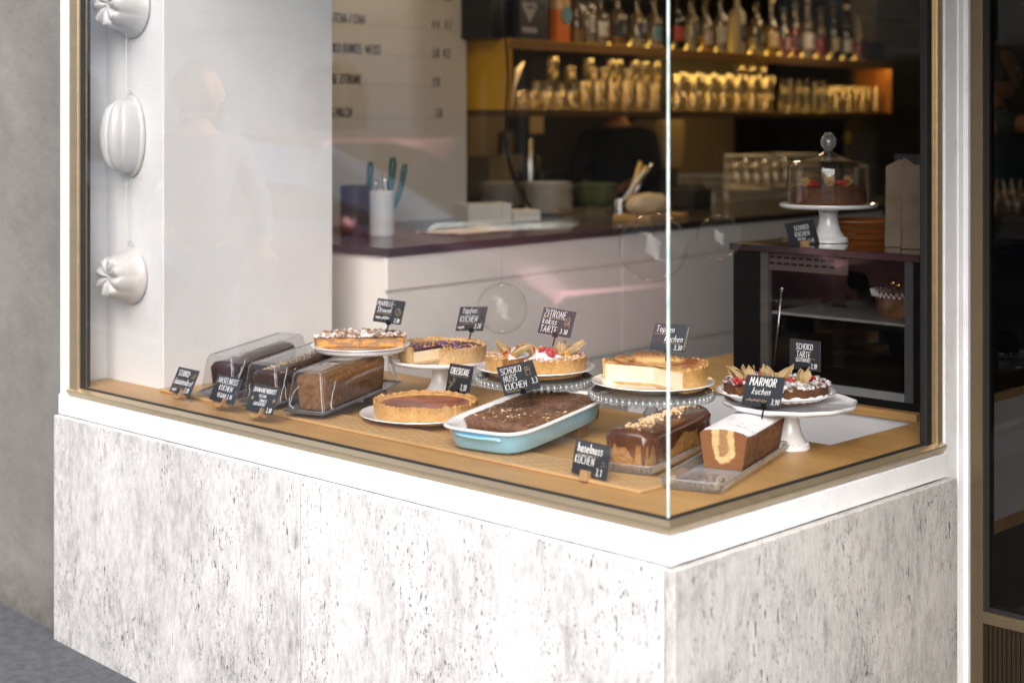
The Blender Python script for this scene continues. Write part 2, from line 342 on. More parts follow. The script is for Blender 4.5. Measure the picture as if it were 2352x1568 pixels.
# ------------------------------------------------------------------ lettering: a single-stroke hand
G = {
'A':(.62,['0,0 .3,1 .6,0','.12,.38 .5,.38']),'B':(.55,['.05,0 .05,1 .35,1 .48,.85 .45,.6 .3,.52 .08,.52','.3,.52 .52,.4 .52,.15 .38,0 .05,0']),
'C':(.55,['.5,.85 .35,1 .15,.95 .04,.7 .03,.35 .14,.06 .34,0 .52,.14']),'D':(.58,['.06,0 .06,1 .3,.98 .52,.75 .54,.3 .35,.02 .06,0']),
'E':(.5,['.48,1 .06,1 .06,0 .48,0','.06,.52 .4,.52']),'F':(.5,['.48,1 .06,1 .06,0','.06,.52 .4,.52']),
'G':(.6,['.53,.85 .36,1 .16,.95 .04,.7 .04,.3 .18,.03 .4,.02 .54,.2 .54,.45 .32,.45']),'H':(.58,['.05,0 .05,1','.53,0 .53,1','.05,.52 .53,.5']),
'I':(.2,['.1,0 .1,1']),'K':(.55,['.06,0 .06,1','.5,1 .08,.48 .52,0']),'L':(.46,['.06,1 .06,0 .45,0']),
'M':(.7,['.04,0 .08,1 .35,.35 .6,1 .66,0']),'N':(.6,['.05,0 .05,1 .53,0 .53,1']),'O':(.6,['.3,1 .1,.85 .04,.5 .1,.12 .3,0 .5,.12 .56,.5 .5,.85 .3,1']),
'P':(.53,['.06,0 .06,1 .36,1 .5,.8 .44,.55 .08,.46']),'R':(.56,['.06,0 .06,1 .36,1 .5,.8 .42,.56 .08,.5','.26,.5 .54,0']),
'S':(.52,['.48,.86 .34,1 .14,.97 .05,.78 .14,.58 .4,.45 .5,.25 .4,.04 .18,0 .03,.14']),'T':(.54,['0,1 .54,1','.27,1 .27,0']),
'U':(.57,['.05,1 .05,.25 .18,.02 .38,.02 .52,.25 .52,1']),'V':(.56,['0,1 .28,0 .56,1']),'W':(.8,['0,1 .2,0 .4,.8 .6,0 .8,1']),
'Z':(.54,['.03,1 .52,1 .03,0 .54,0']),'X':(.5,['0,0 .5,1','0,1 .5,0']),
'a':(.46,['.4,.5 .2,.6 .05,.42 .06,.12 .2,0 .38,.14 .4,.58 .4,.12 .47,0']),'b':(.46,['.05,1 .05,0 .25,0 .42,.15 .42,.45 .26,.6 .06,.48']),
'c':(.4,['.38,.5 .2,.6 .05,.42 .05,.15 .2,0 .38,.08']),'d':(.48,['.4,1 .4,0','.4,.5 .2,.6 .05,.42 .06,.12 .2,0 .4,.12']),
'e':(.42,['.05,.3 .38,.33 .32,.56 .16,.58 .04,.38 .07,.1 .22,0 .4,.08']),'f':(.36,['.36,.95 .22,1 .16,.8 .14,-.25','.0,.55 .32,.55']),
'g':(.46,['.4,.5 .2,.6 .05,.42 .06,.15 .2,.05 .4,.2','.41,.6 .4,-.15 .22,-.28 .05,-.18']),'h':(.46,['.05,1 .05,0','.05,.4 .22,.6 .38,.5 .4,0']),
'i':(.2,['.1,.58 .1,0','.1,.8 .1,.84']),'k':(.44,['.05,1 .05,0','.38,.6 .06,.28 .42,0']),'l':(.2,['.1,1 .1,.08 .2,0']),
'm':(.68,['.05,.6 .05,0','.05,.45 .18,.6 .3,.5 .32,0','.32,.45 .45,.6 .58,.5 .62,0']),'n':(.46,['.05,.6 .05,0','.05,.42 .22,.6 .38,.5 .4,0']),
'o':(.46,['.23,.6 .07,.48 .05,.15 .22,0 .4,.14 .4,.45 .23,.6']),'p':(.46,['.05,.6 .05,-.3','.05,.45 .22,.6 .4,.45 .4,.15 .24,0 .06,.1']),
'r':(.36,['.05,.6 .05,0','.05,.38 .18,.58 .34,.56']),'s':(.38,['.34,.5 .2,.6 .07,.48 .16,.34 .33,.2 .25,.03 .04,.04']),
't':(.36,['.16,.9 .16,.1 .32,0','0,.6 .34,.6']),'u':(.46,['.05,.6 .07,.12 .2,0 .38,.12','.4,.6 .4,0']),'v':(.42,['0,.6 .2,0 .42,.6']),'z':(.4,['.03,.58 .38,.58 .03,0 .4,0']),
'0':(.5,['.25,1 .08,.8 .06,.25 .25,0 .42,.22 .44,.78 .25,1']),'1':(.3,['.05,.75 .22,1 .22,0']),'2':(.5,['.05,.8 .2,1 .42,.88 .4,.6 .04,0 .48,0']),
'3':(.48,['.05,.88 .25,1 .42,.82 .38,.6 .2,.52 .42,.42 .44,.15 .24,0 .03,.12']),'4':(.5,['.36,0 .36,1 .03,.32 .48,.32']),
'7':(.46,['.03,1 .44,1 .16,0']),'8':(.5,['.25,.53 .08,.7 .12,.95 .3,1 .42,.85 .38,.62 .25,.53 .08,.38 .06,.12 .25,0 .44,.12 .42,.38 .25,.53']),
'9':(.48,['.42,.68 .25,.5 .07,.62 .08,.9 .25,1 .42,.9 .4,.35 .2,0']),'6':(.48,['.4,1 .12,.7 .05,.3 .2,0 .4,.12 .42,.38 .25,.5 .07,.35']),
',':(.2,['.12,.08 .04,-.15']),'.':(.2,['.08,.02 .1,.05']),'/':(.4,['0,-.05 .36,1.05']),'-':(.4,['.06,.5 .34,.5']),'_':(1,['0,0 1,.03'])}
def write(bm, s, x, z, h, r, y=0, slant=.0, wide=1, jit=.02, rnd=random.Random(3)):
    """letters in the xz plane, facing -y"""
    for ch in s:
        if ch == ' ': x += .35*h*wide; continue
        w, st = G[ch]
        dz = rnd.uniform(-jit, jit)*h; sc = 1 + rnd.uniform(-jit, jit)*2
        for l in st:
            pts = []
            for q in l.split():
                a, b = map(float, q.split(',')); b *= sc
                pts.append((x + (a*wide + b*slant)*h, y, z + dz + b*h))
            out = [pts[0]]
            for i in range(1, len(pts)):
                out.append(tuple((p+q)/2 for p, q in zip(pts[i-1], pts[i]))); out.append(pts[i])
            tube(bm, out, r, 5)
        x += (w*wide + .13)*h
    return x
def card(name, label, pose, lines, D, stick=None, holder=None, marks=None, group='chalkboard price cards'):
    vx, vy, yaw, lean, roll, h = pose
    w = h*.105/.074
    c = Vector(((vx-1176)/FP*D, D, EYE-(vy-280)/FP*D))
    t = thing(name, label, 'price card', c, 0, group)
    t.rotation_mode = 'QUATERNION'
    q = Matrix.Rotation(yaw, 4, 'Z') @ Matrix.Rotation(-lean, 4, 'X') @ Matrix.Rotation(roll, 4, 'Y')
    t.rotation_quaternion = q.to_quaternion()
    obj('board', box(BM(), -w/2, w/2, 0, .0022, -h/2, h/2), slate, t, bevel=.0012)
    bm = BM()
    for (s, x, y, hh, *o) in lines:
        wide = o[0] if o else 1; sl = o[1] if len(o) > 1 else .08
        write(bm, s, -w/2 + x*w, h/2 - y*h, hh*h, (o[2] if len(o) > 2 else (.00072 if hh > .15 else .0005)), y=-.0008, wide=wide, slant=sl)
    obj('lettering', bm, chalk, t)
    if marks:
        bm = BM()
        for l in marks:
            tube(bm, [(-w/2+a*w, -.0007, h/2-b*h) for a, b in l], .0005, 5)
        obj('drawing', bm, gold_ink, t)
    if stick:
        bm = BM(); box(bm, -.006, .006, -.004, .006, -h/2-.004, -h/2+.008)
        o1 = obj('clip', bm, black_m, t)
        o1.location.x = stick[0]
        bm = BM(); tube(bm, [(stick[0], .002, -h/2), (stick[0]+stick[1]*.2, .002-.3*stick[1], -h/2-stick[1])], .0022, 8)
        obj('stick', bm, black_m, t)
    if holder == 'disc':
        inv = q.inverted()
        dn = h/2*math.cos(lean)+.004
        base = bmesh.new(); lathe(base, [(.0, 0), (.020, 0), (.022, .002), (.022, .006), (.020, .008), (0, .008)], 32, caps=False)
        for v in base.verts:
            p = Vector((v.co.x*1.15, v.co.z+.006, v.co.y)); v.co = Vector((p.x-.026, p.y+.004, p.z-h/2+.006))
        obj('wooden_disc', base, beech, t, smooth=True)
        bm = BM(); box(bm, .014, .018, -.012, .016, -h/2-.010, -h/2+.012); obj('peg', bm, beech, t, bevel=.001)
    if holder == 'cube':
        bm = BM(); box(bm, -.016, .006, -.014, .016, -h/2-.012, -h/2+.012); obj('wooden_block', bm, beech, t, bevel=.0015)
    return t

# ------------------------------------------------------------------ the street and the shop front
def ginst(name, bm, m, loc=None, rz=AW, z=0, **k):
    return obj(name, bm, m, loc=(OW[0], OW[1], z) if loc is None else loc, rz=rz, **k)
def S(name, bm, m, **k): return setp(ginst(name, bm, m, **k), kind='structure')
def T(name, bm, m, label, cat, **k):
    g = k.pop('group', None); return setp(ginst(name, bm, m, **k), label, cat, g)
SL = -.04
def gz(x): return -.012 + SL*max(-9, min(9, (x+2.42)))
asphalt = M('asphalt_pavement', (.075, .078, .085), .9, col2=(.045, .047, .052), cs=35, bump=.5, bs=220)
road_m = M('road_asphalt', (.055, .055, .058), .9, col2=(.035, .035, .038), cs=20, bump=.5, bs=150)
kerb_m = M('granite_kerb', (.28, .27, .26), .8, col2=(.18, .18, .17), cs=50)
def sheet(x0, x1, y0, y1, dz, nx=60):
    bm = BM(); xs = [x0+(x1-x0)*i/nx for i in range(nx+1)]
    A = [bm.verts.new((x, y0, gz(x)+dz)) for x in xs]; B = [bm.verts.new((x, y1, gz(x)+dz)) for x in xs]
    for i in range(nx): bm.faces.new((A[i], A[i+1], B[i+1], B[i]))
    return bm
S('ground', sheet(-90, 90, -90, 90, -.14, 90), road_m)
def slab(x0, x1, y0, y1, dz, h, m, name):
    bm = BM(); nx = 40; R0 = []
    for i in range(nx+1):
        x = x0+(x1-x0)*i/nx; R0.append([bm.verts.new((x, y, gz(x)+z)) for y, z in ((y0, dz-h), (y0, dz), (y1, dz), (y1, dz-h))])
    for a, b in zip(R0, R0[1:]):
        for k in range(3): bm.faces.new((a[k], a[k+1], b[k+1], b[k]))
    return S(name, bm, m)
slab(-40, 40, -3.10, 1.25, 0, .135, asphalt, 'pavement')
slab(-40, 40, -3.24, -3.105, .004, .135, kerb_m, 'kerb')
slab(-40, 40, -14, -10.6, 0, .135, asphalt, 'pavement')
# front wall left of the window
bm = BM(); box(bm, -6.0, -2.383, .004, .5, -.3, 4.2)
T('plaster_wall', bm, grey_plaster, 'grey rendered house wall left of the white window frame', 'wall')
# travertine base
x_seam = -1.165
def slabt(name, bm, m, label, **k): return T(name, bm, m, label, 'stone cladding', group='travertine slabs below the window', **k)
bm = BM(); box(bm, -2.381, x_seam-.0022, -.034, .02, -.4, .676)
s1 = slabt('travertine_slab', bm, trav_l, 'travertine slab under the left end of the shop window, most stained with grey', bevel=.0025)
bm = BM(); box(bm, x_seam+.0022, .012, -.034, .02, -.4, .676)
slabt('travertine_slab', bm, trav_m, 'whitest travertine slab, between the joint and the glass corner', bevel=.0025)
bm = BM(); box(bm, .016, .040, -.030, 1.128, -.4, .675)
slabt('travertine_slab', bm, trav_r, 'greyish travertine slab on the side facing the shop door', bevel=.002)
# base wall behind the slabs
bm = BM(); box(bm, -2.40, .0, .03, .3, -.4, .66)
o = T('base_wall', bm, M('dark_mortar', (.05, .045, .04), .9), 'low masonry wall behind the travertine under the window', 'wall')
# window frame: white band, brass, rubber
t = thing('shop_window', 'large corner shop window with brass frame and white surround', 'window', (OW[0], OW[1], .672), AW)
def wp(name, bm, m, **k):
    for v in bm.verts: v.co.z -= .672
    return obj(name, bm, m, t, **k)
bm = BM(); box(bm, -2.381, .014, -.018, .03, .679, .7395); box(bm, -2.381, -2.328, -.012, .05, .7395, 2.448)
wp('white_surround', bm, white_paint, bevel=.002)
bm = BM(); box(bm, -.010, .022, -.020, 1.106, .679, .7385)
wp('white_surround', bm, worn_paint, bevel=.002)
def bar(bm, pts, prof):
    """mitred moulding along a plan polyline; prof = (outward, z) list, outward to the right of travel"""
    rings = []
    for i, p in enumerate(pts):
        p = Vector(p)
        dirs = []
        if i > 0: dirs.append((p - Vector(pts[i-1])).normalized())
        if i < len(pts)-1: dirs.append((Vector(pts[i+1]) - p).normalized())
        nrm = [Vector((d.y, -d.x)) for d in dirs]
        n_ = sum(nrm, Vector((0, 0))); n_ = n_/(n_.length**2)*len(nrm) if len(nrm) > 1 else n_
        rings.append([bm.verts.new((p.x+n_.x*o_, p.y+n_.y*o_, z)) for o_, z in prof])
    for a, b in zip(rings, rings[1:]):
        for k in range(len(prof)): bm.faces.new((a[k], a[(k+1) % len(prof)], b[(k+1) % len(prof)], b[k]))
    bm.faces.new(rings[0]); bm.faces.new(rings[-1]); return bm
bm = BM()
bar(bm, [(-2.326, 0), (0, 0), (0, 1.104)], [(-.012, .7405), (.014, .7405), (.0155, .742), (.025, .7575), (.0245, .760), (.0055, .7675), (-.012, .7675)])
wp('brass_sill', bm, brass)
bm = BM(); box(bm, -2.326, -2.3135, -.014, -.004, .745, 2.448); box(bm, -2.313, -2.270, -.017, -.006, .752, 2.448)
wp('brass_jamb', bm, brass, bevel=.002)
bm = BM(); box(bm, -.019, .012, 1.078, 1.104, .7375, 2.448); box(bm, -.019, .004, 1.055, 1.077, .768, 2.448)
wp('brass_jamb', bm, brass, bevel=.002)
bm = BM(); box(bm, -2.312, -2.262, -.0055, .022, .767, 2.448); box(bm, -.012, .008, 1.032, 1.054, .767, 2.448)
bar(bm, [(-2.27, 0), (-.001, 0), (-.001, 1.032)], [(-.006, .7668), (.005, .7668), (.004, .7715), (-.005, .7715)])
wp('rubber_gasket', bm, gasket)
bm = BM(); v = [bm.verts.new(q) for q in ((-2.272, .0, .768), (-.004, .0, .768), (-.004, 0, 2.448), (-2.272, 0, 2.448))]; bm.faces.new(v)
wp('front_pane', bm, pane_m)
bm = BM(); v = [bm.verts.new(q) for q in ((0, .004, .768), (0, 1.034, .768), (0, 1.034, 2.448), (0, .004, 2.448))]; bm.faces.new(v)
wp('side_pane', bm, pane_s)
edge_m, nt, out = nm('glass_edge'); b = nt.nodes.new('ShaderNodeBsdfPrincipled'); nt.links.new(b.outputs[0], out.inputs[0])
nt.links.new(ramp(nt, [(.35, (.36, .56, .52)), (.6, (.80, .88, .86))], noi(nt, 30, 4, .6, (1, 1, .4))), b.inputs['Base Color']); b.inputs['Roughness'].default_value = .15; b.inputs['Coat Weight'].default_value = 1
bm = BM(); box(bm, -.0028, .0022, -.0022, .0030, .769, 2.448); wp('glass_edge', bm, edge_m, bevel=.001)
# post between window and door, door, entrance
t = thing('entrance_post', 'worn white metal post between the side window and the glass door', 'post', (OW[0], OW[1], -.25), AW)
bm = BM(); box(bm, -.012, .016, 1.108, 1.170, 0, 3.25); obj('outer_panel', bm, worn_paint, t, bevel=.002)
bm = BM(); box(bm, -.012, .020, 1.1715, 1.208, 0, 3.25); box(bm, .021, .036, 1.190, 1.235, 0, 3.25); obj('inner_panel', bm, worn_paint, t, bevel=.002)
dx = .037
t = thing('glass_door', 'brass framed glass shop door at the right edge', 'door', tuple(W(dx, 1.2, .0)), AW)
DL = 1.375
bm = BM(); box(bm, 0, .034, 0, .05, .04, 2.35); box(bm, DL-.034, DL, 0, .05, .04, 2.35); box(bm, .034, DL-.034, 0, .05, .296, .326); box(bm, .034, DL-.034, 0, .05, 2.31, 2.35); box(bm, .034, DL-.034, 0, .05, .04, .07)
obj('door_frame', bm, M('dark_bronze', (.17, .13, .08), .4, .6, cs=8), t, bevel=.002)
bm = BM(); box(bm, .034, .046, .012, .04, .326, 2.31); box(bm, .046, DL-.034, .012, .04, .326, .336); obj('rubber_gasket', bm, gasket, t)
bm = BM()
for i in range(104): box(bm, .036+i*.0125, .036+i*.0125+.010, .006, .03, .07, .296)
rib = M('dark_brass_ribs', (.05, .038, .022), .4, .7, cs=20); obj('kick_panel', bm, rib, t)
bm = BM(); v = [bm.verts.new(q) for q in ((.046, .02, .336), (DL-.034, .02, .336), (DL-.034, .02, 2.31), (.046, .02, 2.31))]; bm.faces.new(v); obj('door_pane', bm, thin('shade_dimmed_door_glass', (.50, .50, .50), .6), t)  # dark pane tint stands in for the shade behind the door
bm = BM(); tube(bm, [(DL-.07, -.05, .9), (DL-.07, -.05, 1.4)], .012, 10); tube(bm, [(DL-.07, -.05, .95), (DL-.07, .0, .95)], .008, 8); tube(bm, [(DL-.07, -.05, 1.35), (DL-.07, .0, 1.35)], .008, 8); obj('handle', bm, brass, t, smooth=True)
# walls around
bm = BM(); box(bm, 1.42, 2.0, -.02, 1.5, -.4, 4.2); T('entrance_pier', bm, worn_paint, 'white painted pier on the far side of the shop entrance', 'wall')
bm = BM(); box(bm, 2.002, 12, -.0, .5, -.5, 4.2); T('neighbour_wall', bm, grey_plaster, 'grey rendered wall beyond the shop entrance', 'wall')
bm = BM(); box(bm, -2.382, 1.418, -.02, .4, 2.45, 4.2); box(bm, -.02, 1.418, .4, 1.5, 2.6, 4.2)
T('shop_fascia', bm, worn_paint, 'white fascia above the window and the entrance', 'wall')
bm = BM(); box(bm, .03, 1.415, -.35, 1.19, 2.42, 2.58)
T('entrance_canopy', bm, worn_paint, 'flat canopy over the shop entrance', 'canopy')

# ------------------------------------------------------------------ inside: shell
dark_wall = M('dark_brown_wall', (.009, .007, .005), .7, col2=(.012, .009, .006), cs=4)
beige_wall = M('beige_room_wall', (.30, .24, .18), .8, cs=3)
tile_d = M('dark_floor_tile', (.10, .095, .09), .5, col2=(.07, .068, .065), cs=5)
S('floor', box(BM(), -6, 7, 1.21, 8.5, .02, .1), tile_d)
S('ceiling', box(BM(), -6, 7, .402, 8.5, 3.05, 3.2), beige_wall)
T('back_wall', box(BM(), -6, 7, 8.5, 8.7, 0, 3.2), dark_wall, 'dark wall at the very back of the shop', 'wall')
T('room_wall', box(BM(), 5.2, 5.3, 1.5, 8.49, 0, 3.04), dark_wall, 'dark side wall beyond the glass door', 'wall')
T('room_wall', box(BM(), -6, -5.9, .5, 8.49, 0, 3.04), beige_wall, 'beige side wall hidden at the left end of the shop', 'wall')
T('front_wall', box(BM(), 1.42, 5.2, 1.502, 1.7, 0, 3.04), dark_wall, 'dark wall on the right behind the entrance pier', 'wall')
bm = BM(); box(bm, -5.9, -2.376, .5, .8, .0, 3.04); box(bm, -2.382, -2.376, .03, .499, .0, 3.04); box(bm, -2.375, -2.06, .15, .808, 0, 3.04)
T('window_pier', bm, [plaster_w], 'white roughcast pier at the left end of the window', 'wall', bevel=.006)
# ledge
t = thing('window_ledge', 'oak display ledge running behind the whole corner window', 'ledge', (OW[0], OW[1], ZW), AW)
bm = BM(); box(bm, -1.86, -.006, .006, .857, -.035, 0); obj('top_board', bm, oak, t, bevel=.0015)
bm = BM(); box(bm, -2.374, -1.8615, .006, .857, -.035, -.0005); obj('top_board', bm, oak, t, bevel=.0015)
bm = BM(); box(bm, -.164, -.006, .858, 1.30, -.035, -.0003); obj('side_board', bm, oak, t, bevel=.0015)
bm = BM(); box(bm, -2.37, -.02, .30, .84, -.6, -.036); obj('cupboard', bm, white_paint, t)
# slotted strip
t = thing('vent_strip', 'long slotted beech strip lying along the front of the ledge', 'vent strip', (OW[0], OW[1], ZW+.0008), AW)
bm = BM(); box(bm, -2.045, -.176, .122, .246, 0, .0075); obj('slatted_board', bm, oak_lt, t, bevel=.0015)
bm = BM(); x = -2.02; k = 0
while x < -.22:
    for j in range(6):
        xo = x + j*.0125
        if xo+.030 < -.18: box(bm, xo, xo+.030, .138+j*.0170, .1405+j*.0170, .006, .0077)
    x += .052
obj('slots', bm, slotm, t)

# moulds
mouldm = M('white_tin_mould', (.60, .60, .595), .35, col2=(.54, .54, .535), cs=9, coat=.2, bump=.05, bs=60)
def mould(label, x, z, r, dep, tilt, phase=0):
    t = thing('pudding_mould', label, 'baking mould', tuple(W(x, .146, z)), AW, 'white baking moulds on a string')
    bm = BM(); rings = []; n = 96
    prof = [(1.0, .0), (1.04, -.002), (1.05, -.006), (1.0, -.012), (.93, -.02), (.83, -.5*dep), (.74, -.92*dep), (.69, -.99*dep), (.62, -1.05*dep), (.45, -1.06*dep), (.25, -1.02*dep), (.08, -.93*dep), (.012, -.90*dep)]
    for i, (q, y) in enumerate(prof):
        ring = []; f = min(1, max(0, (i-4)/3))
        for k in range(n):
            a = 2*PI*k/n; lob = abs(math.cos(4*a+phase))**.7
            rr = r*q*(1 + f*.12*(lob-.5) if q > .3 else 1)
            yy = y - (dep*.22*(lob-.5) if i in (8, 9, 10) else 0)
            ring.append(bm.verts.new((rr*math.cos(a), yy, rr*math.sin(a))))
        rings.append(ring)
    for a, b in zip(rings, rings[1:]):
        for k in range(n): bm.faces.new((a[k], a[(k+1) % n], b[(k+1) % n], b[k]))
    bm.faces.new(rings[-1]); bm.faces.new(rings[0])
    obj('tin_body', bm, mouldm, t, smooth=50)
    bm = BM(); tube(bm, [(.012*math.cos(a), -.006, r+.012+.012*math.sin(a)) for a in [2*PI*i/16 for i in range(17)]], .0015, 6); obj('hanging_ring', bm, mouldm, t)
    return t
mould('top fluted pudding mould, cut by the upper edge of the picture', -2.222, 1.938, .094, .090, 0)
mould('lowest fluted pudding mould, with a flower shaped base', -2.228, 1.104, .084, .082, 0, 1.2)
t = thing('pudding_mould', 'oval melon shaped baking mould with upright ribs, middle of the string', 'baking mould', tuple(W(-2.228, .146, 1.535)), AW, 'white baking moulds on a string')
bm = BM(); g = []; nx, nz_ = 90, 50
for j in range(nz_+1):
    tz = -PI/2+PI*j/nz_; row = []
    for i in range(nx+1):
        th = PI*i/nx; cz = math.cos(tz)
        z = .112*math.sin(tz); x = .066*math.cos(th)*cz**.8 if cz > 1e-6 else 0
        rb = abs(math.sin(th*4.5))**.6; rr = (.078+.014*rb)*math.sin(th)**.7*max(0, cz)**.55 if math.sin(th) > 1e-6 else 0
        row.append(bm.verts.new((x*(1+.06*rb), -.012-rr, z)))
    g.append(row)
for a, b in zip(g, g[1:]):
    for i in range(nx): bm.faces.new((a[i], a[i+1], b[i+1], b[i]))
bmesh.ops.remove_doubles(bm, verts=bm.verts, dist=1e-5)
rings = [[bm.verts.new((.066*q*math.cos(2*PI*k/80), y, .112*q*math.sin(2*PI*k/80))) for k in range(80)] for q, y in ((1.0, -.013), (1.10, -.010), (1.13, -.005), (1.12, 0))]
for a, b in zip(rings, rings[1:]):
    for k in range(80): bm.faces.new((a[k], a[(k+1) % 80], b[(k+1) % 80], b[k]))
obj('tin_body', bm, mouldm, t, smooth=50)
bm = BM(); tube(bm, [(.012*math.cos(a), -.006, .13+.012*math.sin(a)) for a in [2*PI*i/16 for i in range(17)]], .0015, 6); obj('hanging_ring', bm, mouldm, t)
for z0, z1, l_ in ((1.21, 1.40, 'short string between the oval mould and the lowest mould'), (1.67, 1.87, 'thin string between the top mould and the oval mould'), (2.06, 2.44, 'string running up from the top mould')):
    T('hanging_string', tube(BM(), [(-2.226, .125, z0), (-2.2262, .125, z1)], .0011, 5), paper_w, l_, 'string')

# ------------------------------------------------------------------ counter
def kobj(name, bm, m, label, cat, **k):
    g = k.pop('group', None); return setp(obj(name, bm, m, loc=(0, 0, 0), rz=AK, **k), label, cat, g)
t = thing('bar_counter', 'long warm white bar counter with black stone top', 'counter', tuple(K(3.827, 3.746, .1)), AK)
bm = BM(); box(bm, .012, 4.6, .02, .95, 0, 1.02); obj('carcass', bm, counter_w, t)
bm = BM(); box(bm, -.008, 4.7, -.012, 1.45, 1.022, 1.05); obj('stone_top', bm, ctop, t, bevel=.002)
for x0, x1 in ((.0, 1.36), (1.364, 2.6), (2.604, 3.8)):
    for z0, z1 in ((.02, .53), (.545, .888), (.905, 1.018)): 
        bm = BM(); box(bm, x0, x1, 0, .019, z0, z1); obj('drawer_front', bm, counter_w, t, bevel=.0012)
bm = BM(); box(bm, 2.2, 4.7, 1.46, 1.5, -.1, 1.0); 
bm.free()
# menu wall
t = thing('menu_wall', 'white menu board wall with black hand set lettering', 'menu board', tuple(K(2.6, 4.708, .1)), AK)
bm = BM(); box(bm, 0, 2.722, 0, .19, 0, 2.93); obj('panel', bm, menu_w, t, bevel=.002)
rows = [(2.010, 'MATCHA / CHAI', 840, ('4.4', 993), ('4.7', 1022)), (1.885, 'SCHOKO DUNKEL-WEISS', 875, ('3.8', 993), ('4.2', 1018)), (1.757, 'HEISSE ZITRONE', 831, ('2.8', 994)), (1.619, 'HONIG MILCH', 809, ('3.8', 1000)), (2.14, 'CHAI LATTE', 800, ('3.8', 1022))]
def tlen(s, h, wide): return sum((.35*wide if ch == ' ' else G[ch][0]*wide+.13)*h for ch in s)
bml = BM(); bmr = BM()
for z, s, xe, *pr in rows:
    h = .038; wd = .70
    x1 = KX(xe, 4.708)-2.6
    write(bml, s, x1 - tlen(s, h, wd), z-.1-h/2, h, .0026, y=-.001, wide=wd, jit=.01)
    for ps, px in pr: write(bml, ps, KX(px, 4.708)-2.6, z-.1-h/2, h, .0023, y=-.001, wide=.7, jit=.01)
    box(bmr, x1+.02, KX(1035, 4.708)-2.6, -.0012, 0, z-.1-h*.55-.001, z-.1-h*.55)
obj('lettering', bml, ink, t); obj('ruled_lines', bmr, M('grey_line', (.2, .19, .18), .8), t)
# lamp cable
bm = BM()
pts = []
for i in range(26):
    f = i/25; pts.append((5.335+.012*math.sin(f*9)+.22*max(0, f-.62)**1.6*4, 4.49-.02*f, 1.95-.80*f))
tube(bm, pts, .005, 6); tube(bm, [(p[0]-.04*math.sin(min(1, i/25*1.2)*PI), p[1]-.01, p[2]) for i, p in enumerate(pts[14:-2])], .004, 6)
kobj('power_cable', bm, black_m, 'pair of dark cables hanging down beside the mustard shelf', 'cable', smooth='all')
# mustard shelf
SX0, SX1, SY = 5.366, 9.14, 4.495
t = thing('wall_shelf', 'long mustard shelf box full of glasses', 'shelf', tuple(K(SX0, SY, 1.605)), AK)
Ls = SX1-SX0
obj('end_panel', box(BM(), 0, .022, 0, .25, .0305, .318), cab, t)
obj('end_panel', box(BM(), Ls-.022, Ls, 0, .25, .0305, .318), M('orange_wood', (.24, .085, .01), .5, cs=5), t)
obj('bottom_board', box(BM(), 0, Ls, 0, .25, 0, .03), cab_d, t, bevel=.001)
obj('top_board', box(BM(), 0, Ls, 0, .25, .3185, .348), cab, t, bevel=.001)
obj('edge_strip', box(BM(), 0, Ls, -.008, -.0005, .303, .344), M('edge_wood', (.24, .11, .02), .5, cs=8, st=(1, 20, 20)), t)
obj('back_panel', box(BM(), 1.35, 2.3, .2505, .26, .03, .318), dark_wall, t)
obj('light_strip', box(BM(), .05, Ls-.05, .012, .035, .3095, .3180), glow('led_warm', (1, .62, .16), 30), t)
t = thing('light_bar', 'thin warm light bar lying behind the bottles', 'lamp', tuple(K(SX0+.9, SY+.235, 1.9535)), AK)
obj('diffuser', box(BM(), 0, Ls-1.1, 0, .015, 0, .012), glow('led_bar', (1, .60, .10), 22), t)
# back-of-bar walls
kobj('rear_wall', box(BM(), 5.0, 12.5, 6.1, 6.2, .1, 3.04), dark_wall, 'dark wall behind the bottles and glasses', 'wall')
kobj('wall_panel', box(BM(), 6.80, 7.14, 6.0, 6.09, .1, 1.62), beige_wall, 'beige wall panel between the menu board and the dark wall', 'wall')
kobj('wall_panel', box(BM(), 8.85, 9.68, 6.0, 6.09, .1, 2.0), beige_wall, 'wide beige wall panel behind the middle of the bar', 'wall')
brickw = M('painted_tile', (.09, .07, .05), .6, cs=4)
bm = BM()
for i in range(14): box(bm, 9.35, 11.2, 4.72, 4.9, .35+i*.19, .35+i*.19+.186)
kobj('tiled_wall', bm, brickw, 'brown tiled wall strip right of the shelf', 'wall')

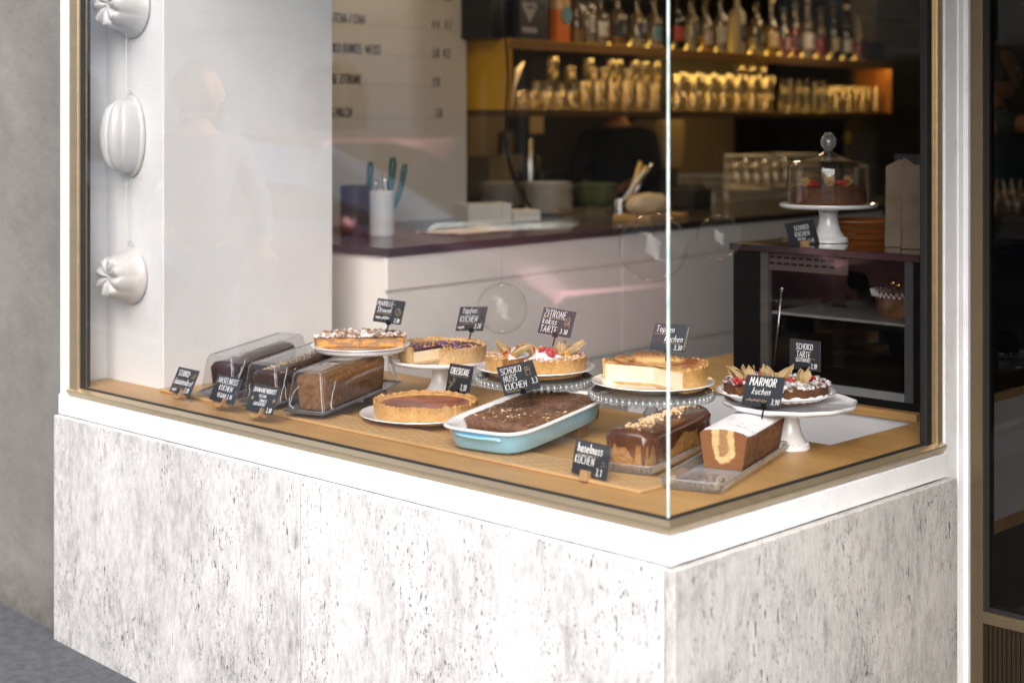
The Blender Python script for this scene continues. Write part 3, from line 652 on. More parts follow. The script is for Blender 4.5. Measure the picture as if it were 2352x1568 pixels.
# ------------------------------------------------------------------ loaves at the left, under covers
dl = Vector((.44, .897)).normalized(); rl = math.atan2(dl.y, dl.x) - PI/2; wl = Vector((dl.y, -dl.x))
L1 = []
trays = [('dark chocolate covered banana loaf under the leftmost acrylic cover', (-.800, 4.545)),
         ('chocolate iced hazelnut loaf sprinkled with nuts under the middle acrylic cover', (-.651, 4.39)),
         ('plain brown banana bread loaf under the nearest acrylic cover', (-.505, 4.245))]
blkm = woodmat('dark_oak_block', (.30, .17, .07), (.22, .12, .05), st=(1, 20, 20))
traym = M('grey_plastic_tray', (.13, .13, .14), .25, col2=(.10, .10, .11), coat=.4)
ord_ = ['leftmost', 'middle', 'nearest']
for i, (lab, fr_) in enumerate(trays):
    p = Vector(fr_); c = p + dl*.165 - wl*.050
    tc = c + dl*.012
    tc3 = (tc.x, tc.y)
    for j, s in ((1, .13),):
        q = tc + dl*s
        bm = box(BM(), -.05, .05, -.018, .018, 0, .0335)
        setp(obj('wooden_riser', bm, blkm, loc=(q.x, q.y, ZW+(.0085 if j == 0 else .0005)), rz=rl, bevel=.002), 'dark oak riser propping up the rear end of the %s loaf tray' % ord_[i], 'riser', 'risers under the trays')
    zt = ZW + .028
    t = thing('loaf_tray', 'shallow grey tray with clear acrylic cover, %s of the three' % ord_[i], 'cake tray', (tc.x, tc.y, zt+.004), rl, 'covered loaf trays'); t.rotation_euler = (R(3.6), 0, rl)
    bm = BM(); rings = []
    for (a, b, z) in ((.062, .205, 0), (.066, .212, .006), (.070, .216, .0065), (.070, .216, .0045), (.064, .208, .003), (.001, .001, .0025)):
        rings.append([bm.verts.new((*sq(2*PI*k/64, a, b, 14), z)) for k in range(64)])
    for a, b in zip(rings, rings[1:]):
        for k in range(64): bm.faces.new((a[k], a[(k+1) % 64], b[(k+1) % 64], b[k]))
    bm.faces.new(rings[0]); obj('tray', bm, traym, t)
    bm = BM(); rings = []
    for (a, b, z) in ((.062, .200, .007), (.048, .186, .100), (.046, .184, .106), (.042, .180, .109), (.02, .15, .1095), (.001, .001, .1095)):
        rings.append([bm.verts.new((*sq(2*PI*k/72, a, b, 16), z)) for k in range(72)])
    for a, b in zip(rings, rings[1:]):
        for k in range(72): bm.faces.new((a[k], a[(k+1) % 72], b[(k+1) % 72], b[k]))
    cv = obj('acrylic_cover', bm, cover_m, t, smooth=50)
    # pale tubes painting highlights on the cover edges, and hairline cracks
    edg = thin('acrylic_edge', (.9, .92, .94), 2.5, haze=.25) if 'acrylic_edge' not in MC else MC['acrylic_edge']
    bm = BM(); lp = [(*sq(2*PI*k/72, .0425, .1805, 16), .1092) for k in range(73)]; tube(bm, lp, .0009, 5)
    for sx in (-1, 1):
        for sy in (-1, 1): tube(bm, [(sx*.0592, sy*.1965, .009), (sx*.046, sy*.1825, .1), (sx*.042, sy*.179, .107)], .0009, 5)
    lp = [(*sq(2*PI*k/72, .0625, .2005, 16), .0075) for k in range(73)]; tube(bm, lp, .001, 5)
    obj('cover_edge_glint', bm, edg, cv)
    rn = random.Random(20+i)
    def crack(side, y0, z0, y1, z1):
        pts = []
        for k in range(11):
            f = k/10; y = y0+(y1-y0)*f + .006*math.sin(f*4+i) + rn.uniform(-.0016, .0016); z = z0+(z1-z0)*f
            xx = .062 - (z-.007)*.014/.093 + .0006
            pts.append((side*xx, y, z) if side else (y, -(.200-(z-.007)*.014/.093)-.0006, z))
        obj('crack', tube(BM(), pts, .0007, 4), M('crack_white', (.85, .86, .88), .4), cv)
    if i == 0: crack(1, -.13, .09, -.17, .05); crack(1, -.15, .075, -.185, .03)
    if i == 1: crack(1, -.14, .095, -.185, .01); crack(1, -.165, .05, -.155, .01); crack(0, -.045, .02, -.03, .055)
    if i == 2: crack(1, -.125, .085, -.165, .008); crack(1, -.175, .03, -.150, .008); crack(0, -.058, .020, -.022, .072); crack(0, -.060, .040, -.036, .012); crack(1, .15, .09, .19, .012)
    lt = thing('loaf_cake', lab, 'cake', (c.x, c.y, zt+.0066), rl); lt.rotation_euler = (R(3.6), 0, rl); lt.scale = (1.04, 1.04, 1.06)
    if i == 2:
        obj('crumb_body', block(BM(), .325, .102, .088, .083, .006, p=7, rough=.0010), crumb_n, lt, smooth='all')
    else:
        obj('sponge_body', block(BM(), .31, .096, .084, .068, .012, p=7, rough=.0008), crumb_b if i == 0 else crumb_g, lt, smooth='all')
        obj('chocolate_icing', glaze(BM(), .31, .096, .068, .012, p=7, drip=.034, seed=i*3+1, base=.02+.02*(i == 0)), choc, lt, smooth='all')
        if i == 1:
            bm = BM(); rn = random.Random(5)
            for k in range(120):
                x = rn.gauss(0, .010); y = rn.uniform(-.15, .14); ball(bm, (x, y, .068+.012+.004), rn.uniform(.0015, .0034), (rn.uniform(.7, 1.3), 1, .7), 1)
            setp(obj('nut_crumbs', bm, nutm, lt), kind='stuff')

# ------------------------------------------------------------------ plates, stands and round cakes
def plate_prof(r, h=.018, t=.004):
    return [(0, 0), (r*.60, 0), (r*.62, .002), (r*.80, h*.55), (r*.97, h), (r, h+.001), (r*.995, h+t*.8), (r*.96, h+t*.7), (r*.78, h*.55+t), (r*.60, t), (0, t)]
def plate(name, label, loc, r, h=.018, group='round cake plates', m=china, **k):
    o = obj(name, lathe(BM(), plate_prof(r, h), 72, caps=False, **k), m, loc=loc, smooth=50)
    return setp(o, label, 'plate', group)
def china_stand(label, loc, r, H, scal=0, foot=.052):
    t = thing('cake_stand', label, 'cake stand', loc, 0, 'white china cake stands')
    bm = lathe(BM(), [(0, .0), (foot, .0), (foot*1.02, .004), (foot*.97, .010), (foot*.88, .013), (foot*.80, .020), (foot*.62, .035), (foot*.50, H*.55), (foot*.47, H*.75), (foot*.52, H-.012), (foot*.7, H-.006), (0, H-.005)], 48, caps=False)
    obj('foot', bm, china, t, smooth=50)
    bm = BM()
    for i in range(36):
        a = 2*PI*i/36; ball(bm, (foot*.90*math.cos(a), foot*.90*math.sin(a), .0125), .0028, sub=1)
    obj('beaded_ring', bm, china, t, smooth='all')
    bm = lathe(BM(), [(0, H-.006), (r*.5, H-.007), (r*.93, H-.004), (r*.985, H+.001), (r, H+.006), (r*.99, H+.010), (r*.95, H+.006), (r*.90, H+.0005), (0, H)], 96, lobes=scal, amp=.014 if scal else 0, caps=False)
    obj('plate_top', bm, china, t, smooth=50)
    return t
def glass_stand(label, loc, r, H):
    t = thing('glass_stand', label, 'cake stand', loc, 0, 'pressed glass cake stands')
    bm = lathe(BM(), [(0, 0), (.058, 0), (.060, .004), (.052, .010), (.030, .018), (.018, .03), (.014, .05), (.022, .066), (.013, .08), (.016, H-.02), (.03, H-.01), (0, H-.009)], 10, caps=False)
    obj('stem', bm, press_m, t, smooth=20)
    bm = lathe(BM(), [(0, H-.010), (r*.96, H-.010), (r*.97, H-.001), (r*.2, H), (0, H)], 72, caps=False)
    obj('glass_top', bm, press_m, t, smooth=50)
    bm = BM(); n = 56
    for i in range(n):
        a = 2*PI*i/n
        ball(bm, (r*.985*math.cos(a), r*.985*math.sin(a), H-.0125), .0080, (1, 1, 1.35), 2)
    obj('scalloped_rim', bm, press_m, t, smooth='all')
    bm = lathe(BM(), [(r*.93, H-.016), (r*.96, H-.017), (r*.96, H-.0105), (r*.93, H-.0105)], 72, caps=False); obj('rim_skirt', bm, press_m, t)
    return t
def crust_mesh(Rr, H, tk, fh, a0, a1, rag=.004, seed=0, n=200, slump=.0):
    bm = BM(); closed = abs(a1-a0-2*PI) < 1e-4
    def pf(a):
        cx, cy = math.cos(a)*2, math.sin(a)*2
        q = nz(cx, cy, seed, 1.1); q2 = nz(cx, cy, seed+5, 6.5); q3 = nz(cx, cy, seed+8, 15)
        ro = Rr*(1+.012*q) + .0012*q3; hh = H + rag*(.9*q + .9*q2 + .7*q3)
        ti = tk*(1+.3*q2)
        return [(ro*.935, .0), (ro*.975, H*.25), (ro*.99+.0008*q3, H*.55), (ro+.001*q2, hh-.006), (ro+.0015*q3, hh-.001), (ro-ti*.45, hh+.0012), (ro-ti*.9, hh-.0035), (ro-ti*1.1, fh-.001), (ro-ti*1.2, .006), (.001, .006), (.001, 0)]
    return sweep(bm, pf, a0, a1, n, closed)
def fill_mesh(Rf, zt, a0, a1, amp=.001, seed=0, zb=.0065, n=160, freq=60, dome=0, K_=14):
    bm = BM(); closed = abs(a1-a0-2*PI) < 1e-4
    def pf(a):
        out = [(.0012, zb), (Rf, zb)]
        for k in range(K_+1):
            r = Rf*(1-k/K_*.985)
            z = zt + amp*nz(r*math.cos(a), r*math.sin(a), seed, freq) + amp*.5*nz(r*math.cos(a), r*math.sin(a), seed, freq*2.5) + dome*(1-(r/Rf)**2)
            out.append((max(r, .0012), z))
        return out
    return sweep(bm, pf, a0, a1, n, closed)
def crumbs(n, Rf, z, a0, a1, s0, s1, seed, rmin=0, zs=.4, ring=0):
    bm = BM(); rn = random.Random(seed)
    for i in range(n):
        a = rn.uniform(a0, a1); r = math.sqrt(rn.uniform((rmin/Rf)**2, 1))*Rf; s = rn.uniform(s0, s1)
        vs = ball(bm, (r*math.cos(a), r*math.sin(a), z+s*zs+rn.uniform(0, s*.5)), s, (rn.uniform(.7, 1.4), rn.uniform(.7, 1.4), rn.uniform(.6, 1)), 1)
        for v in vs: v.co += Vector((rn.uniform(-1, 1), rn.uniform(-1, 1), rn.uniform(-1, 1)))*s*.18
    return bm
huskm = M('papery_husk', (.52, .38, .19), .7, col2=(.30, .20, .08), cs=60, st=(1, 1, .3), bump=.6, bs=120, sss=.2)
physm = M('physalis_berry', (.85, .36, .02), .25, coat=.4)
currm = M('red_currant', (.50, .008, .010), .12, coat=.9, col2=(.35, .004, .006), cs=60, sss=.15)
def physalis(parent, x, y, z, s=1, tilt=(0, 0), seed=0):
    rn = random.Random(seed)
    bm = BM(); ball(bm, (0, 0, .007*s), .0075*s, sub=2)
    b = obj('physalis', bm, physm, parent, smooth='all', loc=(x, y, z))
    bm = BM()
    for k in range(5):
        a0 = 2*PI*k/5 + rn.uniform(-.3, .3); h = rn.uniform(.026, .036)*s; lean = rn.uniform(-.5, .15); tw = rn.uniform(-.4, .4)
        g = []
        for i in range(8):
            f = i/7; wd = (.010*math.sin(PI*min(1, f*.8+.12))+.0006)*s*(1 if f < .98 else .2)
            rad = (.0045+.009*math.sin(PI*f*.75))*s*(1+lean*f*1.2)
            aa = a0+tw*f*f*1.5; row = []
            for j in range(5):
                u = (j-2)/2; cr = .0016*s*math.cos(j*PI)*(1-f*.4)+rn.uniform(-.0005, .0005)
                px = (rad+cr-abs(u)*.002*s)*math.cos(aa) - u*wd*math.sin(aa); py = (rad+cr-abs(u)*.002*s)*math.sin(aa) + u*wd*math.cos(aa)
                row.append(bm.verts.new((px+tilt[0]*f*f*h*1.5, py+tilt[1]*f*f*h*1.5, .002+h*f*(1-.12*u*u))))
            g.append(row)
        for a, c in zip(g, g[1:]):
            for j in range(4): bm.faces.new((a[j], a[j+1], c[j+1], c[j]))
    obj('husk', bm, huskm, b, smooth='all')
def currants(parent, x, y, z, n=9, s=.0048, seed=0, spread=.013):
    bm = BM(); rn = random.Random(seed)
    for i in range(n):
        ball(bm, (rn.gauss(0, spread*.6), rn.gauss(0, spread*.6), s*.8+rn.uniform(0, s*2.2)), s*rn.uniform(.85, 1.1), sub=2)
    obj('currants', bm, currm, parent, smooth='all', loc=(x, y, z))
D2 = R
# (1) apricot streusel half cake
c = P(820, 787, .935)
china_stand('white cake stand under the apricot streusel cake by the pier', (c.x+.01, c.y, ZW+.0005), .135, .145)
plate('cake_plate', 'white plate under the apricot streusel cake', (c.x+.01, c.y, .9165), .145, .012)
cq = thing('streusel_cake', 'apricot streusel cake cut in half, dusted with icing sugar', 'cake', (c.x+.01, c.y-.02, .9205), D2(3))
obj('crust', crust_mesh(.133, .034, .006, .02, 0, PI, rag=.002, seed=2, n=110), crustmat('brown_crust', (.42, .21, .07), (.28, .12, .035)), cq, smooth=50)
apr = M('apricot_layer', (.66, .27, .02), .35, col2=(.27, .13, .05), cs=26, lo=.47, hi=.57, st=(1, 1, 2.2), bump=.4, bs=80, coat=.3)
obj('apricot_filling', fill_mesh(.126, .030, .015, PI-.015, .002, 3, n=90), apr, cq, smooth=40)
strm = sugardust('sugared_streusel', (.36, .19, .08), .48, .56, 22)
setp(obj('streusel', crumbs(380, .131, .0315, .02, PI-.02, .004, .0095, 4), strm, cq, smooth=30), kind='stuff')
# (2) berry curd cake on china stand
c = P(1012, 822, .882); s0 = P(1003, 897, ZW)
china_stand('white china cake stand holding the berry topped curd cake', (c.x, c.y, ZW+.0005), .158, .104)
cq = thing('berry_curd_cake', 'curd cake with dark berries and flower petals, one slice missing', 'cake', (c.x+.004, c.y, .8750), 0)
a0, a1 = D2(-91), D2(229)
obj('crust', crust_mesh(.131, .050, .010, .040, a0, a1, rag=.0052, seed=12), crust_p, cq, smooth=50)
obj('curd_filling', fill_mesh(.1195, .037, a0+.004, a1-.004, .0006, 3), cream_f, cq, smooth=40)
berry = M('berry_topping', (.075, .010, .035), .25, col2=(.012, .004, .012), cs=90, coat=.7, bump=1, bs=110)
obj('berry_topping', fill_mesh(.1185, .0425, a0+.003, a1-.003, .0030, 8, zb=.0372, freq=110, K_=26), berry, cq, smooth='all')
bm = crumbs(70, .10, .0435, a0+.15, a1-.15, .0015, .0030, 44, zs=.2); setp(obj('yellow_petals', bm, M('yellow_petal', (.75, .42, .06), .7), cq), kind='stuff')
bm = crumbs(60, .10, .0435, a0+.15, a1-.15, .0015, .0030, 45, zs=.2); setp(obj('violet_petals', bm, M('violet_petal', (.14, .09, .40), .7), cq), kind='stuff')
bm = crumbs(40, .10, .0435, a0+.15, a1-.15, .0015, .0028, 46, zs=.2); setp(obj('pink_petals', bm, M('pink_petal', (.75, .35, .45), .7), cq), kind='stuff')
# (3) lemon coconut tart on glass stand
c = P(1230, 838, .925)
glass_stand('scalloped glass cake stand behind the blue dish, under the lemon coconut tart', (c.x-.004, c.y, ZW+.0005), .158, .128)
plate('cake_plate', 'white plate under the lemon coconut tart with physalis', (c.x, c.y, .9005), .160, .020)
cq = thing('lemon_coconut_tart', 'lemon coconut tart with meringue, red currants and physalis', 'cake', (c.x, c.y, .9052), 0)
a0, a1 = D2(-105), D2(227)
obj('crust', crust_mesh(.137, .047, .008, .042, a0, a1, rag=.004, seed=31), crust, cq, smooth=50)
obj('coconut_filling', fill_mesh(.128, .044, a0+.004, a1-.004, .003, 13, freq=50), crumb_g, cq, smooth=40)
setp(obj('coconut_streusel', crumbs(520, .134, .0450, a0+.04, a1-.04, .0022, .0052, 14, rmin=.085), sugardust('coconut_crumb', (.62, .34, .13), .5, .62, 60), cq, smooth=30), kind='stuff')
obj('meringue', fill_mesh(.100, .047, a0+.02, a1-.02, .009, 5, zb=.043, freq=26, dome=.004), sugar, cq, smooth='all')
for k, (x, y, tx, ty) in enumerate(((-.078, -.02, -.4, .1), (-.055, -.055, .8, 0), (-.012, -.012, -.5, 0), (.066, -.010, .1, .1), (.085, -.02, .9, .2))):
    physalis(cq, x, y, .048, 1.15, (tx, ty), k+50)
currants(cq, -.04, .03, .052, 9, seed=1); currants(cq, .030, -.015, .052, 15, .0052, seed=2, spread=.016); currants(cq, .045, -.062, .048, 8, .0050, seed=3); currants(cq, -.085, -.05, .048, 3, seed=4)
for k, (x, y) in enumerate(((-.085, -.045), (.085, -.055), (-.02, .05), (.0, .07))): bm = BM(); ball(bm, (x, y, .051), .008, (1.2, 1, .6), 2); obj('apricot_piece', bm, physm, cq, smooth='all')
# (4) half curd cheesecake on glass stand
c = P(1500, 869, .925)
glass_stand('scalloped glass cake stand under the half eaten curd cake', (c.x-.004, c.y, ZW+.0005), .158, .128)
plate('cake_plate', 'white plate under the half eaten curd cake', (c.x, c.y, .9005), .158, .018)
cq = thing('curd_cheesecake', 'pale curd cheesecake with browned top, about a third cut away', 'cake', (c.x+.002, c.y, .9052), 0)
a0, a1 = D2(-62), D2(157)
obj('crust', crust_mesh(.139, .058, .007, .050, a0, a1, rag=.007, seed=21), crust, cq, smooth=50)
obj('curd_filling', fill_mesh(.1315, .050, a0+.003, a1-.003, .0012, 3, dome=-.002), cream_f, cq, smooth=40)
def zcoord(nt):
    tc = nt.nodes.new('ShaderNodeTexCoord'); sx = nt.nodes.new('ShaderNodeSeparateXYZ'); nt.links.new(tc.outputs['Object'], sx.inputs[0]); return sx.outputs[2]
brt = M('browned_top', (.80, .50, .19), .5, col2=(.26, .075, .02), cs=13, lo=.42, hi=.58, bump=.6, bs=40, extra=lambda nt, c: mix(nt, ramp(nt, [(.0535, 0), (.064, .9)], zcoord(nt)), c, (.17, .05, .015)))
def pf(a):
    q = nz(math.cos(a)*3, math.sin(a)*3, 4, 1.6); q2 = nz(math.cos(a)*3, math.sin(a)*3, 7, 6)
    h = .050+.011*max(0, q+.35)+.005*q2+.011*math.exp(-((a-1.75)/.45)**2)*(1+.5*q2)
    return [(.131, .049), (.134, h), (.124, h+.005+.003*q2), (.108-.01*q, h+.001-.002*q2), (.094, .0515), (.05, .0508), (.002, .0506), (.002, .0495)]
obj('browned_top', sweep(BM(), pf, a0+.004, a1-.004, 200, False), brt, cq, smooth='all')
setp(obj('crumbs', crumbs(26, .12, .0005, D2(170), D2(290), .0006, .0018, 3, rmin=.03), crumb_g, cq), kind='stuff')
# (5) chocolate tart on white stand
c = P(1810, 922, .885)
china_stand('white china cake stand at the right end carrying the chocolate tart', (c.x+.004, c.y, ZW+.0005), .166, .108, scal=12, foot=.050)
c2 = P(1782, 905, .893)
plate('cake_plate', 'white plate lined with a paper doily under the chocolate tart', (c2.x, c2.y, .8795), .150, .022)
doil = M('paper_doily', (.85, .83, .83), .85, bump=.3, bs=40, sss=.1)
def pf(a):
    q = nz(math.cos(a)*3, math.sin(a)*3, 3, 2.3); r = .139+.007*math.sin(a*36)*.3+.006*q
    return [(.001, .0052), (.118, .0056), (r-.004, .020+.006*q), (r, .026+.008*q), (r+.0008, .0262+.008*q), (r-.003, .0208+.006*q), (.119, .0062), (.001, .0058)]
setp(obj('paper_doily', sweep(BM(), pf, 0, 2*PI, 144, True), doil, loc=(c2.x, c2.y, .8795), smooth='all'), 'white paper doily between the chocolate tart and its plate', 'doily')
cq = thing('chocolate_tart', 'dark chocolate tart with icing sugar, physalis and berries', 'cake', (c2.x, c2.y, .8862), 0)
a0, a1 = D2(-112), D2(203)
obj('crust', crust_mesh(.131, .037, .012, .030, a0, a1, rag=.005, seed=41), crust_d, cq, smooth=50)
obj('chocolate_filling', fill_mesh(.118, .031, a0+.004, a1-.004, .004, 13, freq=40), crumb_b, cq, smooth=40)
setp(obj('sugared_chunks', crumbs(300, .131, .034, a0+.05, a1-.05, .004, .0095, 24, rmin=.06), sugardust('sugared_choc', (.13, .05, .02), .42, .54, 38), cq, smooth=30), kind='stuff')
obj('cream', fill_mesh(.07, .034, a0+.1, a1-.1, .008, 5, zb=.030, freq=26), sugar, cq, smooth='all')
for k, (x, y, tx, ty) in enumerate(((-.090, -.005, -.5, .2), (-.068, .02, .1, .2), (-.012, .0, -.3, .1), (.012, .01, .5, .2), (.062, -.035, .2, .2))):
    physalis(cq, x, y, .036, 1.25, (tx, ty), k+80)
currants(cq, -.095, -.035, .036, 8, .0055, seed=11); currants(cq, .035, -.035, .036, 7, .006, seed=12); currants(cq, -.03, .05, .038, 5, seed=13); currants(cq, .085, -.02, .038, 5, seed=14)
for (x, y) in ((-.075, -.075), (.06, -.09)): bm = BM(); ball(bm, (x, y, .036), .010, (1.2, 1, .6), 2); obj('apricot_piece', bm, physm, cq, smooth='all')
# (6) red glazed cheesecake in front
c = P(977, 951, ZW+.02)
plate('cake_plate', 'white plate standing on the ledge under the red glazed cheesecake', (c.x-.012, c.y, ZW+.0085), .166, .016)
cq = thing('glazed_cheesecake', 'whole cheesecake with ragged crust and dark red fruit glaze', 'cake', (c.x, c.y+.004, ZW+.0132), 0)
obj('crust', crust_mesh(.141, .046, .010, .038, 0, 2*PI, rag=.0058, seed=51, n=320), crust, cq, smooth=50)
red = M('red_fruit_glaze', (.36, .085, .035), .30, col2=(.13, .012, .016), cs=15, lo=.42, hi=.60, coat=.25, bump=.08, bs=30, st=(1, 2.2, 1))
obj('fruit_glaze', fill_mesh(.1315, .0375, 0, 2*PI, .0012, 3, freq=25), red, cq, smooth='all')
pf = lambda a: [(.1325, .030), (.1325, .0425+.002*nz(math.cos(a)*4, math.sin(a)*4, 1, 2)), (.126, .0415), (.119+.004*nz(math.cos(a)*4, math.sin(a)*4, 6, 1.5), .0376), (.118, .030)]
obj('pastry_lip', sweep(BM(), pf, 0, 2*PI, 200, True), crust, cq, smooth='all')

# ------------------------------------------------------------------ blue enamel dish
dd = Vector((.57, .822)); rd = math.atan2(dd.y, dd.x) - PI/2
cc = Vector((.040, 3.965))
for j, s in ((1, .13),):
    q = cc + dd*s
    setp(obj('wooden_riser', box(BM(), -.085, .085, -.02, .02, 0, .0345), blkm, loc=(q.x, q.y, ZW+.0085 if j == 0 else ZW+.0005), rz=rd, bevel=.002), 'dark oak riser propping up the far end of the blue enamel dish', 'riser', 'risers under the trays')
t = thing('enamel_dish', 'light blue enamel baking dish with white rim', 'baking dish', (cc.x, cc.y, ZW+.0266), rd); t.rotation_euler = (R(4.5), 0, rd)
def loops(bm, spec, p=5, n=96, close0=True, close1=True):
    rings = [[bm.verts.new((*sq(2*PI*k/n, a, b, p), z)) for k in range(n)] for a, b, z in spec]
    for a, b in zip(rings, rings[1:]):
        for k in range(n): bm.faces.new((a[k], a[(k+1) % n], b[(k+1) % n], b[k]))
    if close0: bm.faces.new(rings[0])
    if close1: bm.faces.new(rings[-1])
    return bm
A_, B_ = .126, .222
obj('outer_body', loops(BM(), [(A_-.03, B_-.03, 0), (A_-.022, B_-.022, .0015), (A_-.015, B_-.015, .008), (A_-.007, B_-.007, .045), (A_-.005, B_-.005, .0525)], close1=False), enamel_b, t, smooth='all')
obj('white_rim', loops(BM(), [(A_-.006, B_-.006, .0520), (A_+.002, B_+.002, .0515), (A_+.005, B_+.005, .0535), (A_+.0055, B_+.0055, .0565), (A_+.003, B_+.003, .0590), (A_-.004, B_-.004, .0590), (A_-.010, B_-.010, .056), (A_-.014, B_-.014, .045), (A_-.022, B_-.022, .008), (A_-.032, B_-.032, .003)], close0=False), enamel_w, t, smooth='all')
for s in (-1, 1):
    bm = BM(); g = []
    for i in range(15):
        f = i/14; x = (f-.5)*.135; o_ = .020*math.sin(PI*f)**.5
        g.append([bm.verts.new((x, s*(B_-.010+o_*k), z)) for k, z in ((0, .032), (.75, .036), (1, .040), (1, .044), (.75, .045), (0, .042))])
    for a, b in zip(g, g[1:]):
        for k in range(6): bm.faces.new((a[k], a[(k+1) % 6], b[(k+1) % 6], b[k]))
    bm.faces.new(g[0]); bm.faces.new(g[-1]); obj('handle', bm, enamel_b, t, smooth='all')
lt = thing('chocolate_nut_cake', 'brown chocolate sheet cake in the blue dish, front part eaten', 'cake', (cc.x, cc.y, ZW+.0300), rd); lt.rotation_euler = (R(4.5), 0, rd)
Ln = .340; y0 = .034
bmc = block(BM(), Ln, .216, .204, .050, 0, p=9, rough=.0016, n=220)
for v in bmc.verts:
    v.co.y += y0
    if v.co.y < y0 - Ln/2 + .03:
        f = (y0-Ln/2+.03-v.co.y)/.03; v.co.y += f*.010*nz(v.co.x, v.co.z, 3, 40)+f*(.02*(.02+v.co.z*6)*.6)
obj('cake_body', bmc, crumb_b, lt, smooth='all')
bmg = BM(); g = []; nx, ny = 60, 120
for j in range(ny+1):
    row = []
    for i in range(nx+1):
        u = i/nx-.5; v_ = j/ny
        x = u*.219; y = y0 - Ln/2 + .012 + .006*nz(u*3, 0, 4, 3) + v_*(Ln-.012)
        if abs(u) > .44 and v_ > .94: y -= (abs(u)-.44)*.25
        z = .0520 + .0020*nz(x, y, 3, 40) + .0016*nz(x*.6+y*.4, y*1.6-x, 8, 120) - (.003 if i in (0, nx) or j == ny else 0) - (.004 if j == 0 else 0)
        row.append(bmg.verts.new((x, y, z)))
    g.append(row)
for a, b in zip(g, g[1:]):
    for i in range(nx): bmg.faces.new((a[i], a[i+1], b[i+1], b[i]))
obj('chocolate_icing', bmg, choc_m, lt, smooth='all')
bm = BM(); rn = random.Random(9)
for k in range(260):
    x = rn.uniform(-.095, .085); y = y0-Ln/2-abs(rn.gauss(0, .012))+.006; s = rn.uniform(.001, .0032); ball(bm, (x, y, .001+s*.5+max(0, .012-(y0-Ln/2-y))*rn.uniform(0, 2.2)), s, (1, rn.uniform(.7, 1.3), .8), 1)
setp(obj('crumbs', bm, crumb_b, lt), kind='stuff')

# ------------------------------------------------------------------ glazed hazelnut loaf and marble cake
dh = Vector((.49, .87)).normalized(); rh = math.atan2(dh.y, dh.x)-PI/2; wh = Vector((dh.y, -dh.x))
def gtray(label, c2_, rz, a, b, h, z, thick=.006):
    t = thing('glass_tray', label, 'glass tray', (c2_.x, c2_.y, z), rz, 'oblong pressed glass trays')
    obj('tray_body', loops(BM(), [(a-.012, b-.012, 0), (a-.008, b-.008, .002), (a-.002, b-.002, h*.8), (a, b, h), (a-thick*.5, b-thick*.5, h+.001), (a-thick, b-thick, h*.9), (a-.016, b-.016, .006), (a*.2, b*.2, .0062)], p=12), tray_m, t, smooth=40)
    bm = BM()
    for i in range(26): 
        y = -b+.03+i*(2*b-.06)/25; tube(bm, [(-a+.016, y, .0068), (a-.016, y, .0068)], .0012, 4)
    for s_ in (-1, 1):
        for i in range(40): y = -b+.012+i*(2*b-.024)/39; tube(bm, [(s_*(a-.009), y, .004), (s_*(a-.001), y, h-.002)], .0012, 4)
    for i in range(12): x = -a+.012+i*(2*a-.024)/11; tube(bm, [(x, -b+.009, .004), (x, -b+.001, h-.002)], .0014, 4)
    obj('pressed_ribs', bm, MC['acrylic_edge'], t)
    bm = BM(); tube(bm, [(*sq(2*PI*k/90, a-.002, b-.002, 12), h+.0015) for k in range(91)], .0018, 5); obj('bright_rim', bm, MC['acrylic_edge'], t)
    return t
p = Vector((.312, 3.56)); cH = p + dh*.190 - wh*.058
gtray('oblong glass tray under the dripping chocolate hazelnut loaf', cH, rh, .076, .212, .020, ZW+.0092)
lt = thing('loaf_cake', 'golden hazelnut loaf with dripping chocolate glaze and a line of chopped nuts', 'cake', (cH.x, cH.y, ZW+.0158), rh)
obj('sponge_body', block(BM(), .385, .122, .100, .074, .014, p=7, rough=.0008), crumb_g, lt, smooth='all')
obj('chocolate_glaze', glaze(BM(), .385, .122, .074, .014, p=7, drip=.075, seed=17, base=.010), M('caramel_chocolate', (.12, .045, .018), .18, col2=(.05, .017, .008), cs=16, coat=.5, bump=.25, bs=30), lt, smooth='all')
bm = BM(); rn = random.Random(8)
for k in range(230):
    y = rn.uniform(-.16, .17); x = rn.gauss(0, .011)+.004*math.sin(y*40); s = rn.uniform(.0016, .0048)
    vs = ball(bm, (x, y, .074+.014*(1-(x/.061)**2)+.003+s*.4), s, (rn.uniform(.7, 1.3), 1, .7), 1)
setp(obj('chopped_nuts', bm, nutm, lt, smooth=30), kind='stuff')
dm = Vector((.445, .895)).normalized(); rm = math.atan2(dm.y, dm.x)-PI/2; wm = Vector((dm.y, -dm.x))
p = Vector((.540, 3.609)); cM = p + dm*.145 - wm*.052
tm = Vector((.455, 3.41)) + dm*.245 - wm*.068
gtray('ribbed pressed glass tray holding the marble cake at the glass corner', tm, rm, .078, .258, .022, ZW+.0005, .009)
lt = thing('marble_cake', 'cut marble loaf cake covered with icing sugar', 'cake', (cM.x, cM.y, ZW+.0075), rm); lt.scale = (1.06, 1.04, 1.07)
marb = M('marble_cake_side', (.30, .13, .045), .85, col2=(.12, .045, .018), cs=70, bump=1.2, bs=220)
bmb = block(BM(), .30, .112, .088, .076, .011, p=10, rough=.0008, n=200); obj('cake_body', bmb, marb, lt, smooth='all')
